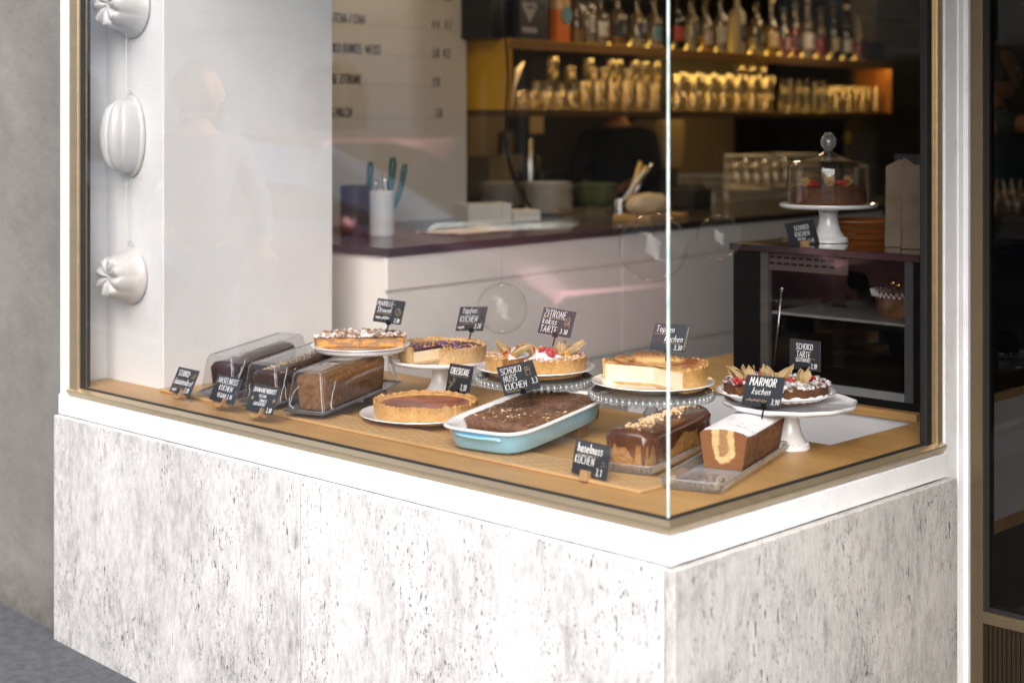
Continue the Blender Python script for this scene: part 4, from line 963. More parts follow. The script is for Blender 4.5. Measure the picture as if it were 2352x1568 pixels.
# cut face with the pale swirl
m, nt, out = nm('marble_swirl'); b = nt.nodes.new('ShaderNodeBsdfPrincipled'); nt.links.new(b.outputs[0], out.inputs[0]); b.inputs['Roughness'].default_value = .85
tc = nt.nodes.new('ShaderNodeTexCoord'); sx = nt.nodes.new('ShaderNodeSeparateXYZ'); nt.links.new(tc.outputs['Object'], sx.inputs[0])
def mth(op, a, b_=None, c_=None):
    n_ = nd(nt, 'ShaderNodeMath', op=op)
    for i, v in enumerate((a, b_, c_)):
        if v is None: continue
        if isinstance(v, (int, float)): n_.inputs[i].default_value = v
        else: nt.links.new(v, n_.inputs[i])
    return n_.outputs[0]
wob = mth('MULTIPLY_ADD', noi(nt, 45, 4), .022, -.011)
X = mth('ADD', sx.outputs[0], wob); Zz = mth('ADD', sx.outputs[2], wob)
# U shaped ring: distance from point (0,.036), outer .030, opened to the top
ex_ = mth('MULTIPLY', X, 1.15); ez = mth('SUBTRACT', Zz, .040); ezd = mth('MINIMUM', ez, 0.0)
dist = mth('SQRT', mth('ADD', mth('MULTIPLY', ex_, ex_), mth('MULTIPLY', mth('MULTIPLY', ezd, 1.15), mth('MULTIPLY', ezd, 1.15))))
ringf = ramp(nt, [(.0, .3), (.009/.08, .25), (.014/.08, 1), (.027/.08, 1), (.031/.08, 0), (1, 0)], mth('DIVIDE', dist, .08))
nzz = ramp(nt, [(.36, .55), (.6, 1)], noi(nt, 120, 6, .7))
col = mix(nt, mix(nt, 1, ringf, nzz, 'MULTIPLY'), (.24, .095, .035), (.80, .55, .26)); nt.links.new(mix(nt, ramp(nt, [(.55, 0), (.7, .8)], noi(nt, 28, 5)), col, (.60, .36, .14)), b.inputs['Base Color'])
nt.links.new(col, b.inputs['Base Color'])
bp = nt.nodes.new('ShaderNodeBump'); bp.inputs['Strength'].default_value = 1; bp.inputs['Distance'].default_value = .003; nt.links.new(noi(nt, 230, 5, .7), bp.inputs['Height']); nt.links.new(bp.outputs[0], b.inputs['Normal'])
bm = BM(); g = []
for j in range(25):
    f = j/24; z = .001+f*.080; hw = (.043+(.0545-.043)*min(1, f*1.03))*(1 if f < .93 else 1-(f-.93)*2.2)
    g.append([bm.verts.new(((i/24-.5)*2*hw, -.1512+.0016*nz(i/24*4, f*4, 2, 3), z+ (.006*(1-((i/24-.5)*2)**2) if f > .9 else 0))) for i in range(25)])
for a, c_ in zip(g, g[1:]):
    for i in range(24): bm.faces.new((a[i], a[i+1], c_[i+1], c_[i]))
obj('cut_face', bm, m, lt, smooth='all')
obj('icing_sugar', glaze(BM(), .2975, .112, .0765, .011, p=10, drip=.006, seed=3, base=-.002, off=.0008), sugardust('sugar_top', (.20, .08, .03), .30, .44, 26), lt, smooth='all')
rn = random.Random(30); bm = BM()
for k in range(110):
    q = tm - dm*.245 + dm*rn.uniform(.01, .16) + wm*rn.uniform(-.055, .055)
    l = q - cM; x = l.dot(wm); y = l.dot(dm); s = rn.uniform(.0008, .0022); 
    if y > -.152: continue
    ball(bm, (x, y, .0012+s*.4), s, sub=1)
setp(obj('crumbs', bm, marb, lt), kind='stuff')

# ------------------------------------------------------------------ price cards
TH = .0012
leaf = [[(.80, .30), (.88, .16), (.93, .17), (.90, .34), (.80, .36), (.80, .30)], [(.82, .32), (.92, .18)], [(.10, .46), (.5, .47)], [(.08, .76), (.62, .77)]]
card('price_card', 'black price card reading SCHOKO-bananenbrot, leftmost on the ledge', (423.1, 875, -.78, .45, .01, .076),
     [('SCHOKO-', .12, .33, .23, .72), ('bananenbrot', .08, .66, .25, .70, .25), ('vegan', .08, .93, .15, .7, .2, .00048), ('3,10', .66, .93, .19, .8)], 4.56, holder='disc', marks=leaf)
card('price_card', 'black price card reading HASELNUSS KUCHEN VEGAN, in front of the middle covered loaf', (518.4, 893.4, -.66, .42, .05, .074),
     [('HASELNUSS', .12, .30, .22, .78), ('KUCHEN', .24, .57, .21, .85), ('VEGAN 3,10', .26, .84, .17, .8)], 4.37, holder='disc', marks=[[(.92, .5), (.95, .6)], [(.88, .62), (.93, .66)], [(.1, .25), (.06, .42)]])
def star(x, y, s=.05): return [[(x-s, y), (x+s, y)], [(x, y-s*1.5), (x, y+s*1.5)], [(x-s*.7, y-s), (x+s*.7, y+s)], [(x-s*.7, y+s), (x+s*.7, y-s)]]
card('price_card', 'greyish price card reading BANANENBROT VEGAN DINKEL ZUCKERFREI', (604.5, 916, -.65, .46, .03, .075),
     [('BANANENBROT', .07, .28, .17, .85), ('VEGAN', .32, .46, .11, 1), ('DINKEL', .40, .62, .11, 1), ('ZUCKERFREI', .22, .76, .11, .85), ('3,10', .74, .95, .17, .8)], 4.22, holder='disc', marks=star(.12, .52)+star(.90, .50))
swirl = [[(.82+.10*math.cos(a)*f, .48+.17*math.sin(a)*f) for a, f in [(i*.5, 1-i*.02) for i in range(14)]], [(.80, .6), (.86, .36)], [(.08, .63), (.62, .64)]]
card('price_card', 'black price card reading MARILLE-streusel on the apricot streusel cake', (893.6, 714.9, -.5, .33, .05, .070),
     [('MARILLE-', .05, .30, .22, .78), ('Streusel', .08, .57, .22, .72, .15), ('vegan, glutfrei', .08, .84, .13, .62, .2, .00048), ('3,30', .74, .93, .16, .75)], 4.60, stick=(.006, .03), marks=swirl)
card('price_card', 'black price card reading topfen KUCHEN vegan on the berry curd cake', (1082.7, 731.7, -.70, .41, -.09, .076),
     [('topfen', .14, .28, .26, .85), ('KUCHEN', .10, .64, .26, .82), ('vegan', .07, .90, .14, .8, .2, .00048), ('3,30', .66, .90, .19, .85)], 4.72, stick=(.008, .03), marks=[[(.08, .72), (.62, .71)]])
lem = [[(.84-.10*math.cos(a), .47-.20*math.sin(a)) for a in [-.6+i*.35 for i in range(8)]]+[(.90, .66), (.84, .31)], [(.86, .5), (.78, .36)], [(.86, .5), (.75, .5)], [(.86, .5), (.78, .62)], [(.12, .38), (.70, .38)]]
card('price_card', 'price card reading ZITRONE kokos TARTE with a drawn lemon slice', (1279, 740, -.54, .36, .08, .073),
     [('ZITRONE', .07, .34, .26, .80), ('kokos', .07, .62, .26, .85), ('TARTE', .05, .93, .25, .85), ('3.30', .66, .90, .18, .8)], 4.26, stick=(.004, .03), marks=lem)
twig = [[(.12, .92), (.22, .72), (.30, .52), (.26, .46)], [(.22, .72), (.38, .60)], [(.27, .60), (.40, .50)], [(.2, .76), (.12, .62)], [(.16, .84), (.32, .74)], [(.12, .42), (.86, .42)]]
card('price_card', 'black price card reading CHEESECAKE on the red glazed cheesecake', (1055, 869.4, -.9, .24, -.03, .078),
     [('CHEESECAKE', .10, .36, .23, .66, .08, .0010), ('3,30', .60, .90, .21, .8)], 4.40, stick=(.004, .028), marks=twig)
bar_ = [[(.72, .20), (.84, .20), (.84, .48), (.72, .48), (.72, .20)], [(.72, .30), (.84, .30)], [(.78, .2), (.78, .3)], [(.08, .90), (.62, .90)]]
card('price_card', 'black price card reading SCHOKO NUSS KUCHEN, tilted in the blue dish', (1191.7, 867.2, .47, .40, -.124, .075),
     [('SCHOKO', .06, .30, .21, .92), ('NUSS', .08, .56, .21, .92), ('KUCHEN', .06, .84, .22, .95), ('3,3', .80, .78, .19, .8)], 3.97, stick=(.000, .022), marks=bar_)
chain = [[(.95+.02*math.sin(i*1.6), .06+i*.036) for i in range(25)], [(.93-.02*math.sin(i*1.6), .06+i*.036) for i in range(25)]]
card('price_card', 'grey price card reading Topfen kuchen with a dotted border, behind the cheesecake half', (1539.4, 774.5, -.56, .50, 0, .075),
     [('Topfen', .08, .33, .24, .85), ('kuchen', .36, .66, .24, .85, .2), ('3,30', .66, .95, .17, .85)], 4.12, stick=(.0, .03), marks=chain+[[(.06, .40), (.5, .40)], [(.34, .72), (.8, .72)]])
squig = [[(.12+i*.04, .80+.03*math.sin(i*2.1)) for i in range(14)], [(.12+i*.04, .83+.03*math.cos(i*1.7)) for i in range(14)]]
card('price_card', 'price card reading MARMOR kuchen stuck in the marble cake', (1752.5, 898, -.72, .42, -.03, .076),
     [('MARMOR', .12, .34, .27, .78, .08, .0012), ('kuchen', .22, .62, .23, .85, .3), ('3,90', .76, .90, .17, .8)], 3.78, stick=(.010, .03), marks=squig)
card('price_card', 'black price card reading SCHOKO TARTE GLUTENFREI behind the chocolate tart', (1848.4, 815.3, -.96, .06, -.04, .077),
     [('SCHOKO', .22, .32, .20, .92), ('TARTE', .24, .58, .20, .95), ('GLUTENFREI', .22, .73, .12, .85), ('3,10', .70, .92, .16, .9)], 4.02, stick=(.0, .02), marks=[[(.2, .61), (.84, .61)]])
card('price_card', 'black price card reading haselnuss KUCHEN in a wooden block, nearest the glass corner', (1357.2, 1054.6, -.79, .2, .017, .076),
     [('haselnuss', .10, .34, .27, .72, .1, .0011), ('KUCHEN', .06, .68, .25, .72), ('3,1', .68, .93, .22, .8)], 3.53, holder='cube', marks=[[(.1, .40), (.7, .40)], [(.84, .5), (.88, .55)], [(.86, .6), (.92, .62)], [(.80, .62), (.82, .66)]])
card('price_card', 'black price card reading SCHOKO KUCHEN VEGAN on top of the display fridge', (1842.5, 535.5, .40, .3, -.10, .074),
     [('SCHOKO', .26, .36, .19, .9), ('KUCHEN', .24, .62, .19, .92), ('VEGAN', .30, .78, .10, 1.1), ('3,30', .64, .92, .15, .8)], 4.72, holder='cube')

# ------------------------------------------------------------------ display fridge, its bench and what stands on it
t = thing('fridge_bench', 'low bench with oak top and white front under the display fridge', 'bench', tuple(W(-1.25, 1.345, .1)), AW)
obj('bench_top', box(BM(), 0, 1.05, 0, 1.6, .652, .675), oak, t, bevel=.0015)
obj('bench_body', box(BM(), .01, 1.046, .012, 1.59, .30, .651), M('bench_white', (.72, .72, .74), .45, cs=4), t)
obj('skirting', box(BM(), .005, 1.049, .006, 1.595, .262, .2995), oak, t)
obj('plinth', box(BM(), .03, 1.03, .05, 1.55, .0, .2615), black_m, t)
fx, fy = -.849, 1.377
t = thing('display_fridge', 'black glass fronted display fridge for cakes', 'display fridge', tuple(W(fx, fy, ZW+.006)), AW)
fw, fd, fh = .64, .74, .436
bm = BM(); box(bm, 0, fw, 0, fd, 0, .022); box(bm, 0, .10, .012, fd, .0222, fh-.023); box(bm, fw-.018, fw, 0, fd, .0222, fh-.023)
box(bm, 0, fw, fd-.02, fd, .0222, fh-.023)
obj('casing', bm, black_m, t, bevel=.001)
obj('top_plate', box(BM(), -.004, fw+.004, -.004, fd, fh-.022, fh), M('black_glass_top', (.006, .006, .006), .06, coat=1), t, bevel=.002)
obj('side_strip', box(BM(), .101, .128, .012, .03, .022, fh-.023), M('grey_profile', (.10, .095, .09), .5), t)
obj('front_profile', box(BM(), fw-.045, fw-.0185, -.002, .012, .0222, fh-.0225), M('silver_profile', (.07, .073, .08), .35), t)
obj('lower_profile', box(BM(), .101, fw-.046, -.002, .012, .0222, .045), M('silver_profile2', (.20, .21, .22), .35), t)
bm = BM(); v = [bm.verts.new(q) for q in ((.101, .006, .046), (fw-.046, .006, .046), (fw-.046, .006, fh-.023), (.101, .006, fh-.023))]; bm.faces.new(v); obj('front_glass', bm, thin('fridge_glass', (.8, .8, .82), .9), t)
obj('glass_shelf', box(BM(), .13, fw-.02, .03, fd-.05, .228, .236), M('shelf_edge', (.28, .27, .26), .3), t)
bm = BM()
for i in range(9):
    for j in range(2): box(bm, .13+i*.026, .148+i*.026, .016, .0175, fh-.040-j*.018, fh-.033-j*.018)
obj('vent_slots', bm, black_m, t)
obj('vent_panel', box(BM(), .105, .40, .018, .022, fh-.075, fh-.0235), M('vent_grey', (.12, .09, .08), .5), t)
obj('shelf_upright', box(BM(), .20, .235, .25, .27, .05, fh-.03), M('inner_black', (.01, .01, .01), .4), t)
bm = BM(); tube(bm, [(.135, .03, .05), (.165, .03, .30)], .004, 6); ball(bm, (.166, .03, .305), .008, sub=1)
obj('prop_rod', bm, steel, t, smooth='all')
# cake inside the fridge
fc = W(fx+.50, fy+.21, ZW+.006+.2375)
t = thing('chocolate_layer_cake', 'tall chocolate cake with chopped topping inside the display fridge', 'cake', tuple(fc), 0)
obj('cake_body', lathe(BM(), [(0, 0), (.105, 0), (.108, .03), (.106, .062), (.10, .070), (0, .072)], 48, caps=False), choc_m, t, smooth=50)
setp(obj('chopped_topping', crumbs(200, .105, .070, 0, 2*PI, .003, .008, 77), M('choc_shards', (.12, .07, .05), .3, cs=80), t, smooth=30), kind='stuff')
bm = BM()
for a in range(5): ball(bm, (.06*math.cos(a*1.25), .06*math.sin(a*1.25), .092), .013, sub=2)
obj('golden_sweets', bm, M('gold_foil', (.65, .42, .10), .2, 1), t, smooth='all')
bm = BM(); n = 44
for i in range(n):
    a = 2*PI*i/n; tube(bm, [(.117*math.cos(a), .117*math.sin(a), .058), (.121*math.cos(a+.07), .121*math.sin(a+.07), .074), (.117*math.cos(a+.14), .117*math.sin(a+.14), .058)], .0018, 4)
obj('lace_edging', bm, paper_w, t)
# domed stand
c = P(1903, 556, ZF)
china_stand('white china cake stand with a clear dome on top of the display fridge', (c.x, c.y, ZF+.0005), .150, .108, foot=.060)
cq = thing('domed_chocolate_cake', 'dark chocolate cake with berries under the clear dome', 'cake', (c.x, c.y, ZF+.1095), 0)
obj('cake_body', lathe(BM(), [(0, 0), (.112, 0), (.115, .02), (.113, .052), (.106, .060), (0, .061)], 48, caps=False), crust_d, cq, smooth=50)
currants(cq, -.05, -.03, .060, 9, .006, seed=21); currants(cq, .03, -.06, .060, 9, .006, seed=22); currants(cq, .02, .03, .060, 7, .006, seed=23)
for k, (x, y) in enumerate(((-.07, .0), (0, -.02), (.06, .01))): physalis(cq, x, y, .060, 1.1, (0, 0), 90+k)
t = thing('glass_dome', 'clear glass cake dome with round knob', 'cake dome', (c.x, c.y, ZF+.1095), 0)
obj('dome_wall', lathe(BM(), [(.124, .0005), (.126, .01), (.125, .11), (.123, .128), (.115, .136), (.09, .141), (.05, .150), (.022, .160), (.012, .168)], 64, caps=False), dome_m, t, smooth='all')
bm = lathe(BM(), [(0, .166), (.013, .168), (.011, .173), (.016, .177), (.023, .186), (.025, .197), (.022, .209), (.014, .217), (.010, .220), (0, .222)], 32, caps=False)
for i in range(10): ball(bm, (.010*math.cos(i*.628), .010*math.sin(i*.628), .221), .004, sub=1)
obj('knob', bm, press_m, t, smooth='all')
obj('rolled_edge', lathe(BM(), [(.1235, .001), (.1285, .001), (.1285, .005), (.1235, .005), (.1235, .001)], 64, caps=False), MC['acrylic_edge'], t)
# orange trays + bags + vase
c = P(1985, 552, ZF)
bm = BM()
t = thing('tray_stack', 'stack of orange brown oval trays behind the domed cake stand', 'tray', (c.x+.03, c.y+.14, ZF+.0005), 0)
org = M('orange_wood_tray', (.42, .13, .02), .4, col2=(.30, .08, .012), cs=10, st=(1, 20, 20))
for k in range(3): obj('tray', lathe(BM(), [(0, k*.019), (.13, k*.019), (.142, k*.019+.016), (.138, k*.019+.0165), (.127, k*.019+.004), (0, k*.019+.004)], 40, caps=False), org, t, smooth=40)
def bag(label, vx, vy, D, w, h, rz, seed):
    c = Vector(((vx-1176)/FP*D, D, ZF+.0005)); bm = BM(); rn = random.Random(seed); g = []
    for j in range(15):
        f = j/14; row = []
        dd_ = .032*(1-f**1.3)+.003; ww = w/2*(1-.12*f)
        for i in range(24):
            a = 2*PI*i/24; x, y = sq(a, ww, dd_, 8)
            q = .004*nz(x*3+seed, f*3, y*3, 8) + .006*f*f*math.sin(x*90+seed)
            zz = h*f + (.012*math.sin(x*60+seed) if f == 1 else 0)
            row.append(bm.verts.new((x+q*.4, y+q, zz)))
        g.append(row)
    for a, b in zip(g, g[1:]):
        for i in range(24): bm.faces.new((a[i], a[(i+1) % 24], b[(i+1) % 24], b[i]))
    bm.faces.new(g[0])
    return setp(obj('paper_bag', bm, M('kraft_bag', (.27, .20, .14), .8, col2=(.20, .145, .10), cs=10, bump=.4, bs=18), loc=c, rz=rz, smooth=40), label, 'paper bag', 'paper bags on the display fridge')
bag('upright brown paper bag next to the orange tray stack', 2063, 570, 4.63, .075, .245, -.35, 1)
bag('upright brown paper bag beside the brass window jamb', 2103, 575, 4.56, .085, .25, -.2, 4)
bm = BM(); box(bm, -.018, .018, -.0338, -.0328, .03, .15)
bm.free()

# ------------------------------------------------------------------ on the counter
def kb(vx, vy, z): p = P(vx, vy, z); return p
zc = ZC+.0005
def cup(label, vx, vy, r, h, m, group=None):
    p = P(vx, vy, zc); return p, setp(obj('utensil_cup', lathe(BM(), [(0, 0), (r*.96, 0), (r, .004), (r, h-.002), (r-.002, h), (r-.005, h-.003), (r-.006, .006), (0, .006)], 40, caps=False), m, loc=(p.x, p.y, zc), smooth=40), label, 'cup', group)
p1, _ = cup('white china cup holding knives on the counter', 878, 541, .049, .170, china)
p2, _ = cup('dark reddish utensil cup beside the white one', 815, 536, .056, .185, M('dark_red_cup', (.10, .035, .03), .4), None)
handm = M('teal_knife_handle', (.025, .10, .105), .35)
def handle_(label, p, dx, dy, tx, tz, w, name='knife', m=handm, group='knives in the cups'):
    bm = BM(); z0 = zc+.03; q = [(0, 0, 0)]
    n = 9; L = math.hypot(tx, tz)
    pts = [(tx*f + .012*math.sin(f*PI)*(-1 if tx < 0 else 1), 0, tz*f) for f in [i/n for i in range(n+1)]]
    tube(bm, pts, w, 10, taper=[.35, .35, .4, .55, .9, 1, .95, .95, 1.1, .8])
    for v in bm.verts: v.co.y *= .6
    return setp(obj(name, bm, m, loc=(p.x+dx, p.y+dy, z0), smooth='all'), label, name.replace('_', ' '), group)
handle_('leftmost dark teal knife handle curving up from the dark cup', p2, .015, 0, .045, .245, .012)
handle_('tallest dark teal knife handle standing in the white cup', p1, -.01, .01, .05, .265, .013)
handle_('rightmost dark teal knife handle leaning out of the white cup', p1, .012, -.01, .075, .240, .011)
handle_('left slim steel tool handle in the white cup', p1, -.015, -.01, -.005, .185, .008, 'steel_tool', steel, 'steel tools in the cup')
handle_('steel tool handle with hanging loop in the white cup', p1, .0, -.02, .008, .20, .008, 'steel_tool', steel, 'steel tools in the cup')
p = P(1095, 533, zc)
bm = BM(); g = []
for i in range(13):
    g.append([bm.verts.new(((i/12-.5)*.36, (j/6-.5)*.24, .002+.006*abs(nz(i*.4, j*.5, 2, 1))+ (.010 if i == 12 and j > 3 else 0))) for j in range(7)])
for a, b in zip(g, g[1:]):
    for j in range(6): bm.faces.new((a[j], a[j+1], b[j+1], b[j]))
setp(obj('paper_sheet', bm, M('greaseproof_paper', (.62, .52, .42), .8, bump=.2, bs=20), loc=(p.x-.03, p.y+.03, zc), rz=AK, smooth='all'), 'beige paper sheet lying on the counter by the cups', 'paper')
def napkins(label, vx, vy, w, d, h, n):
    p = P(vx, vy, zc); t = thing('napkin_stack', label, 'napkins', (p.x, p.y, zc), AK-.5)
    bm = BM(); rn = random.Random(n)
    for k in range(n):
        o_ = rn.uniform(-.002, .002); box(bm, -w/2+o_, w/2+o_, -d/2, d/2, k*h/n, (k+.8)*h/n)
    obj('napkins', bm, paper_w, t)
napkins('tall stack of white napkins at the end of the menu wall', 1112, 506, .20, .15, .075, 16)
napkins('low stack of white napkins right of the tall one', 1196, 503, .13, .14, .042, 9)
def plates(label, vx, vy, r, n, m=china, dz=.009, bowl=0):
    p = P(vx, vy, zc); rn = random.Random(int(vx))
    for k in range(n):
        pr = plate_prof(r*rn.uniform(.93, 1.0), .014)
        if bowl: pr = [(0, 0), (r*.4, 0), (r*.8, .03), (r, .055), (r*.98, .057), (r*.78, .034), (0, .006)]
        o = obj('plate' if not bowl else 'bowl', lathe(BM(), pr, 40, caps=False), m, loc=(p.x+rn.uniform(-.003, .003), p.y+rn.uniform(-.003, .003), zc+k*dz), smooth=50)
        setp(o, label, 'plate' if not bowl else 'bowl', label)
warmw = M('warm_china', (.90, .85, .76), .25, coat=.4)
plates('white plate in the left stack behind the cables', 1152, 476, .115, 8, warmw, .0155)
plates('white plate in the upper half of the right stack', 1259, 492, .118, 9, warmw, .0165)
greeng = M('green_glass', (.22, .24, .10), .25, coat=.5, col2=(.13, .15, .06), cs=12)
plates('green bowl in the short stack right of the white plates', 1370, 478, .12, 4, greeng, .022, bowl=1)
p = P(1340, 500, zc)
setp(obj('glass_dish', loops(BM(), [(.10, .07, 0), (.115, .08, .045), (.11, .076, .045), (.09, .062, .006)], p=10, n=48), ware_m, loc=(p.x, p.y, zc), rz=AK), 'low rectangular glass dish in front of the green bowls', 'dish')
p = P(1425, 493, zc)
t = thing('utensil_jar', 'metal jar with pale spoons and straws leaning right', 'utensil jar', (p.x, p.y, zc), 0)
obj('jar_body', lathe(BM(), [(0, 0), (.045, 0), (.048, .07), (.046, .07), (.043, .004), (0, .004)], 24, caps=False), steel, t, smooth=40)
woodsp = M('pale_spoon', (.80, .55, .20), .5); 
for k, (dx, a, m_) in enumerate(((-.05, .55, paper_w), (-.01, .50, woodsp), (.02, .45, woodsp), (.03, .55, steel), (.045, .30, woodsp))):
    obj('spoon', tube(BM(), [(dx*.5, 0, .01), (dx*.5+a*.24, .01*k-.02, .205+.01*k)], .0085, 8), m_, t, smooth='all')
p = P(1500, 503, zc)
bm = box(BM(), -.17, .13, -.10, .10, 0, .025); setp(obj('serving_board', bm, oak, loc=(p.x, p.y, zc), rz=AK, bevel=.004), 'small wooden board on the counter under the crumpled paper', 'board')
bm = BM(); vs = ball(bm, (0, 0, .04), .12, (1.15, .6, .42), 4)
for v in vs: v.co += v.normal*0 + Vector((0, 0, 1))*.022*nz(v.co.x, v.co.y, 1, 14) + Vector((1, 0, 0))*.02*nz(v.co.y, v.co.z, 2, 18)
for v in bm.verts: v.co.z = max(v.co.z, .001)
setp(obj('crumpled_paper', bm, M('cream_paper', (.72, .58, .38), .8, bump=.5, bs=20), loc=(p.x-.02, p.y, zc+.026), rz=AK), 'crumpled cream paper bag lying on the small wooden board', 'paper bag')
p = P(1588, 478, zc)
bm = box(BM(), -.09, .09, -.07, .07, 0, .10); vs = ball(bm, (0, 0, .10), .085, (1, .8, .5), 2)
setp(obj('black_bundle', bm, M('black_cloth', (.02, .018, .018), .8, bump=.4, bs=20), loc=(p.x, p.y, zc), rz=AK, bevel=.01), 'black box with a dark cloth on it, right of the wooden board', 'box')
p = P(1632, 470, zc); setp(obj('card_holder', box(BM(), -.018, .018, -.003, .003, 0, .06), paper_w, loc=(p.x, p.y, zc), rz=.2), 'small white card standing right of the black box', 'card')
p = P(1668, 472, zc); setp(obj('glass_jar', lathe(BM(), [(0, .002), (.032, 0), (.034, .06), (.024, .085), (.024, .10), (.022, .10)], 24, caps=False), ware_m, loc=(p.x, p.y, zc), smooth='all'), 'small clear glass jar on the counter in front of the white racks', 'jar')
# white wire racks
rackm = M('white_wire', (.62, .55, .42), .5)
def rack(label, vx, vy, z, w, d, h, nx, rz=AK, zz=None):
    p = P(vx, vy, z); t = thing('wire_rack', label, 'dish rack', (p.x, p.y, z), rz, 'white wire dish racks')
    bm = BM()
    for q in (0, h*.33, h*.66, h):
        tube(bm, [(-w/2, -d/2, q+.003), (w/2, -d/2, q+.003), (w/2, d/2, q+.003), (-w/2, d/2, q+.003), (-w/2, -d/2, q+.003)], .0045, 4)
    obj('rails', bm, rackm, t); bm = BM()
    for i in range(nx+1):
        x = -w/2+w*i/nx
        tube(bm, [(x, -d/2, .003), (x, -d/2, h)], .003, 4); tube(bm, [(x, d/2, .003), (x, d/2, h)], .003, 4)
    obj('bars', bm, rackm, t); return t
rack('long white wire rack along the back of the counter', 1715, 452, ZC+.001, .95, .3, .13, 30)
rack('second white wire rack stacked further right behind the dome', 1775, 430, ZC+.10, .5, .25, .16, 16)
for k, (vx, h_) in enumerate(((1700, .1), (1722, .12), (1745, .1), (1768, .12), (1790, .1), (1815, .13))):
    p = P(vx, 424, ZC+.135); setp(obj('drinking_glass', lathe(BM(), [(0, h_), (.030, h_), (.034, .002), (.032, 0)], 24, caps=False), ware_m, loc=(p.x, p.y+.1, ZC+.135), smooth='all'), 'clear glass standing in the white wire rack', 'glass', 'glasses in the wire rack')
# kitchen things below the shelf
def kat(vx, ky, z): return K(KX(vx, ky), ky, z)
p = kat(1255, 5.55, ZC); setp(obj('steel_container', box(BM(), -.16, .13, -.1, .1, .0005, .16), M('dull_steel', (.10, .105, .12), .35, .6), loc=p, rz=AK, bevel=.01), 'dull steel container behind the plate stacks', 'container')
p = kat(1150, 5.75, ZC); setp(obj('cream_machine', box(BM(), -.22, .22, -.12, .12, .0005, .24), M('cream_plastic', (.34, .28, .20), .5), loc=p, rz=AK, bevel=.02), 'cream coloured kitchen machine left of the steel container', 'machine')
p = kat(1163, 5.5, ZC+.2405); setp(obj('steel_canister', lathe(BM(), [(0, 0), (.045, 0), (.045, .13), (.03, .14), (0, .14)], 28, caps=False), M('grey_steel', (.35, .33, .30), .3, .8), loc=(p.x, p.y, ZC+.241), smooth=40), 'steel canister standing on the cream kitchen machine', 'canister')
p = kat(1218, 5.5, ZC); setp(obj('steel_shaker', lathe(BM(), [(0, 0), (.03, 0), (.042, .2), (.03, .26), (.02, .34), (0, .345)], 28, caps=False), steel, loc=(p.x, p.y, ZC+.0005), smooth=40), 'tall steel shaker behind the plates', 'shaker')
p = kat(1232, 5.9, 1.62); setp(obj('wall_note', box(BM(), -.065, .065, -.003, 0, -.11, .0), M('cream_note', (.55, .44, .26), .8), loc=p, rz=AK), 'cream paper note hanging under the mustard shelf', 'note')
p = kat(1512, 5.3, ZC); t = thing('coffee_grinder', 'pale beige coffee grinder under the middle of the shelf', 'coffee grinder', (p.x, p.y, ZC+.0005), AK)
gm = M('beige_machine', (.38, .32, .24), .45)
obj('grinder_body', loops(BM(), [(.11, .10, .16), (.135, .11, .2), (.14, .12, .40), (.13, .11, .44)], p=5, n=40), gm, t, smooth=40)
obj('grinder_base', loops(BM(), [(.09, .10, 0), (.085, .09, .16)], p=6, n=32), M('teal_grey', (.05, .07, .07), .5), t, smooth=40)
for k, vx in enumerate((1955, 2015)):
    p = kat(vx, 5.2, 1.58); setp(obj('paper_poster', box(BM(), -.085, .085, -.003, 0, -.36, .0), M('poster_grey', (.40, .37, .33), .8), loc=p, rz=AK), ('left', 'right')[k]+' of two pale posters behind the dome knob', 'poster', 'pale posters')
p = kat(1975, 4.9, ZC+.05)
t = thing('flower_vase', 'dark vase with blurred yellow flowers behind the cake dome', 'vase', (p.x, p.y, ZC+.0505), 0)
obj('vase_body', lathe(BM(), [(0, 0), (.05, 0), (.07, .06), (.05, .13), (.035, .15), (0, .15)], 24, caps=False), black_m, t, smooth='all')
rn = random.Random(4)
for k, (dx, dz) in enumerate(((-.07, .27), (-.02, .25), (.035, .27), (.09, .24), (.0, .19))):
    bm = BM(); vs = ball(bm, (dx, 0, dz), .034, (1, 1, 1.1), 3)
    for v in vs: v.co += (v.co-Vector((dx, 0, dz)))*.5*nz(v.co.x, v.co.y, v.co.z, 60)
    f = obj('blossom', bm, M('yellow_blossom', (.55, .42, .12), .8), t); 
    obj('flower_stem', tube(BM(), [(0, 0, .14), (dx, 0, dz-.02)], .003, 5), M('green_stem', (.05, .08, .03), .7), t)
p = kat(2075, 4.6, 1.2)
t = thing('tablet_stand', 'dark tablet screen tilted on a stand beside the paper bags', 'tablet', tuple(P(2098, 470, 1.3)), -.7)
bm = box(BM(), -.07, .10, 0, .008, 0, .17); obj('screen', bm, M('dark_grey_screen', (.035, .04, .048), .3), t)

# ------------------------------------------------------------------ bottles
def liquid(name, c):
    m, nt, out = nm(name); t_ = nt.nodes.new('ShaderNodeBsdfTransparent'); t_.inputs[0].default_value = (*c, 1)
    d = nt.nodes.new('ShaderNodeBsdfPrincipled'); d.inputs['Base Color'].default_value = (*[x*.8 for x in c], 1); d.inputs['Roughness'].default_value = .1
    mx = nt.nodes.new('ShaderNodeMixShader'); mx.inputs[0].default_value = .3; nt.links.new(t_.outputs[0], mx.inputs[1]); nt.links.new(d.outputs[0], mx.inputs[2]); nt.links.new(mx.outputs[0], out.inputs[0]); return m
LQ = {'clear': liquid('clear_liquid', (.80, .76, .66)), 'amber': liquid('amber_liquid', (.80, .38, .04)), 'yellow': liquid('yellow_liquid', (.85, .62, .10)),
      'red': liquid('red_liquid', (.60, .05, .015)), 'dark': liquid('dark_liquid', (.10, .03, .01)), 'frost': M('frosted_glass', (.42, .36, .25), .5, sss=.2)}
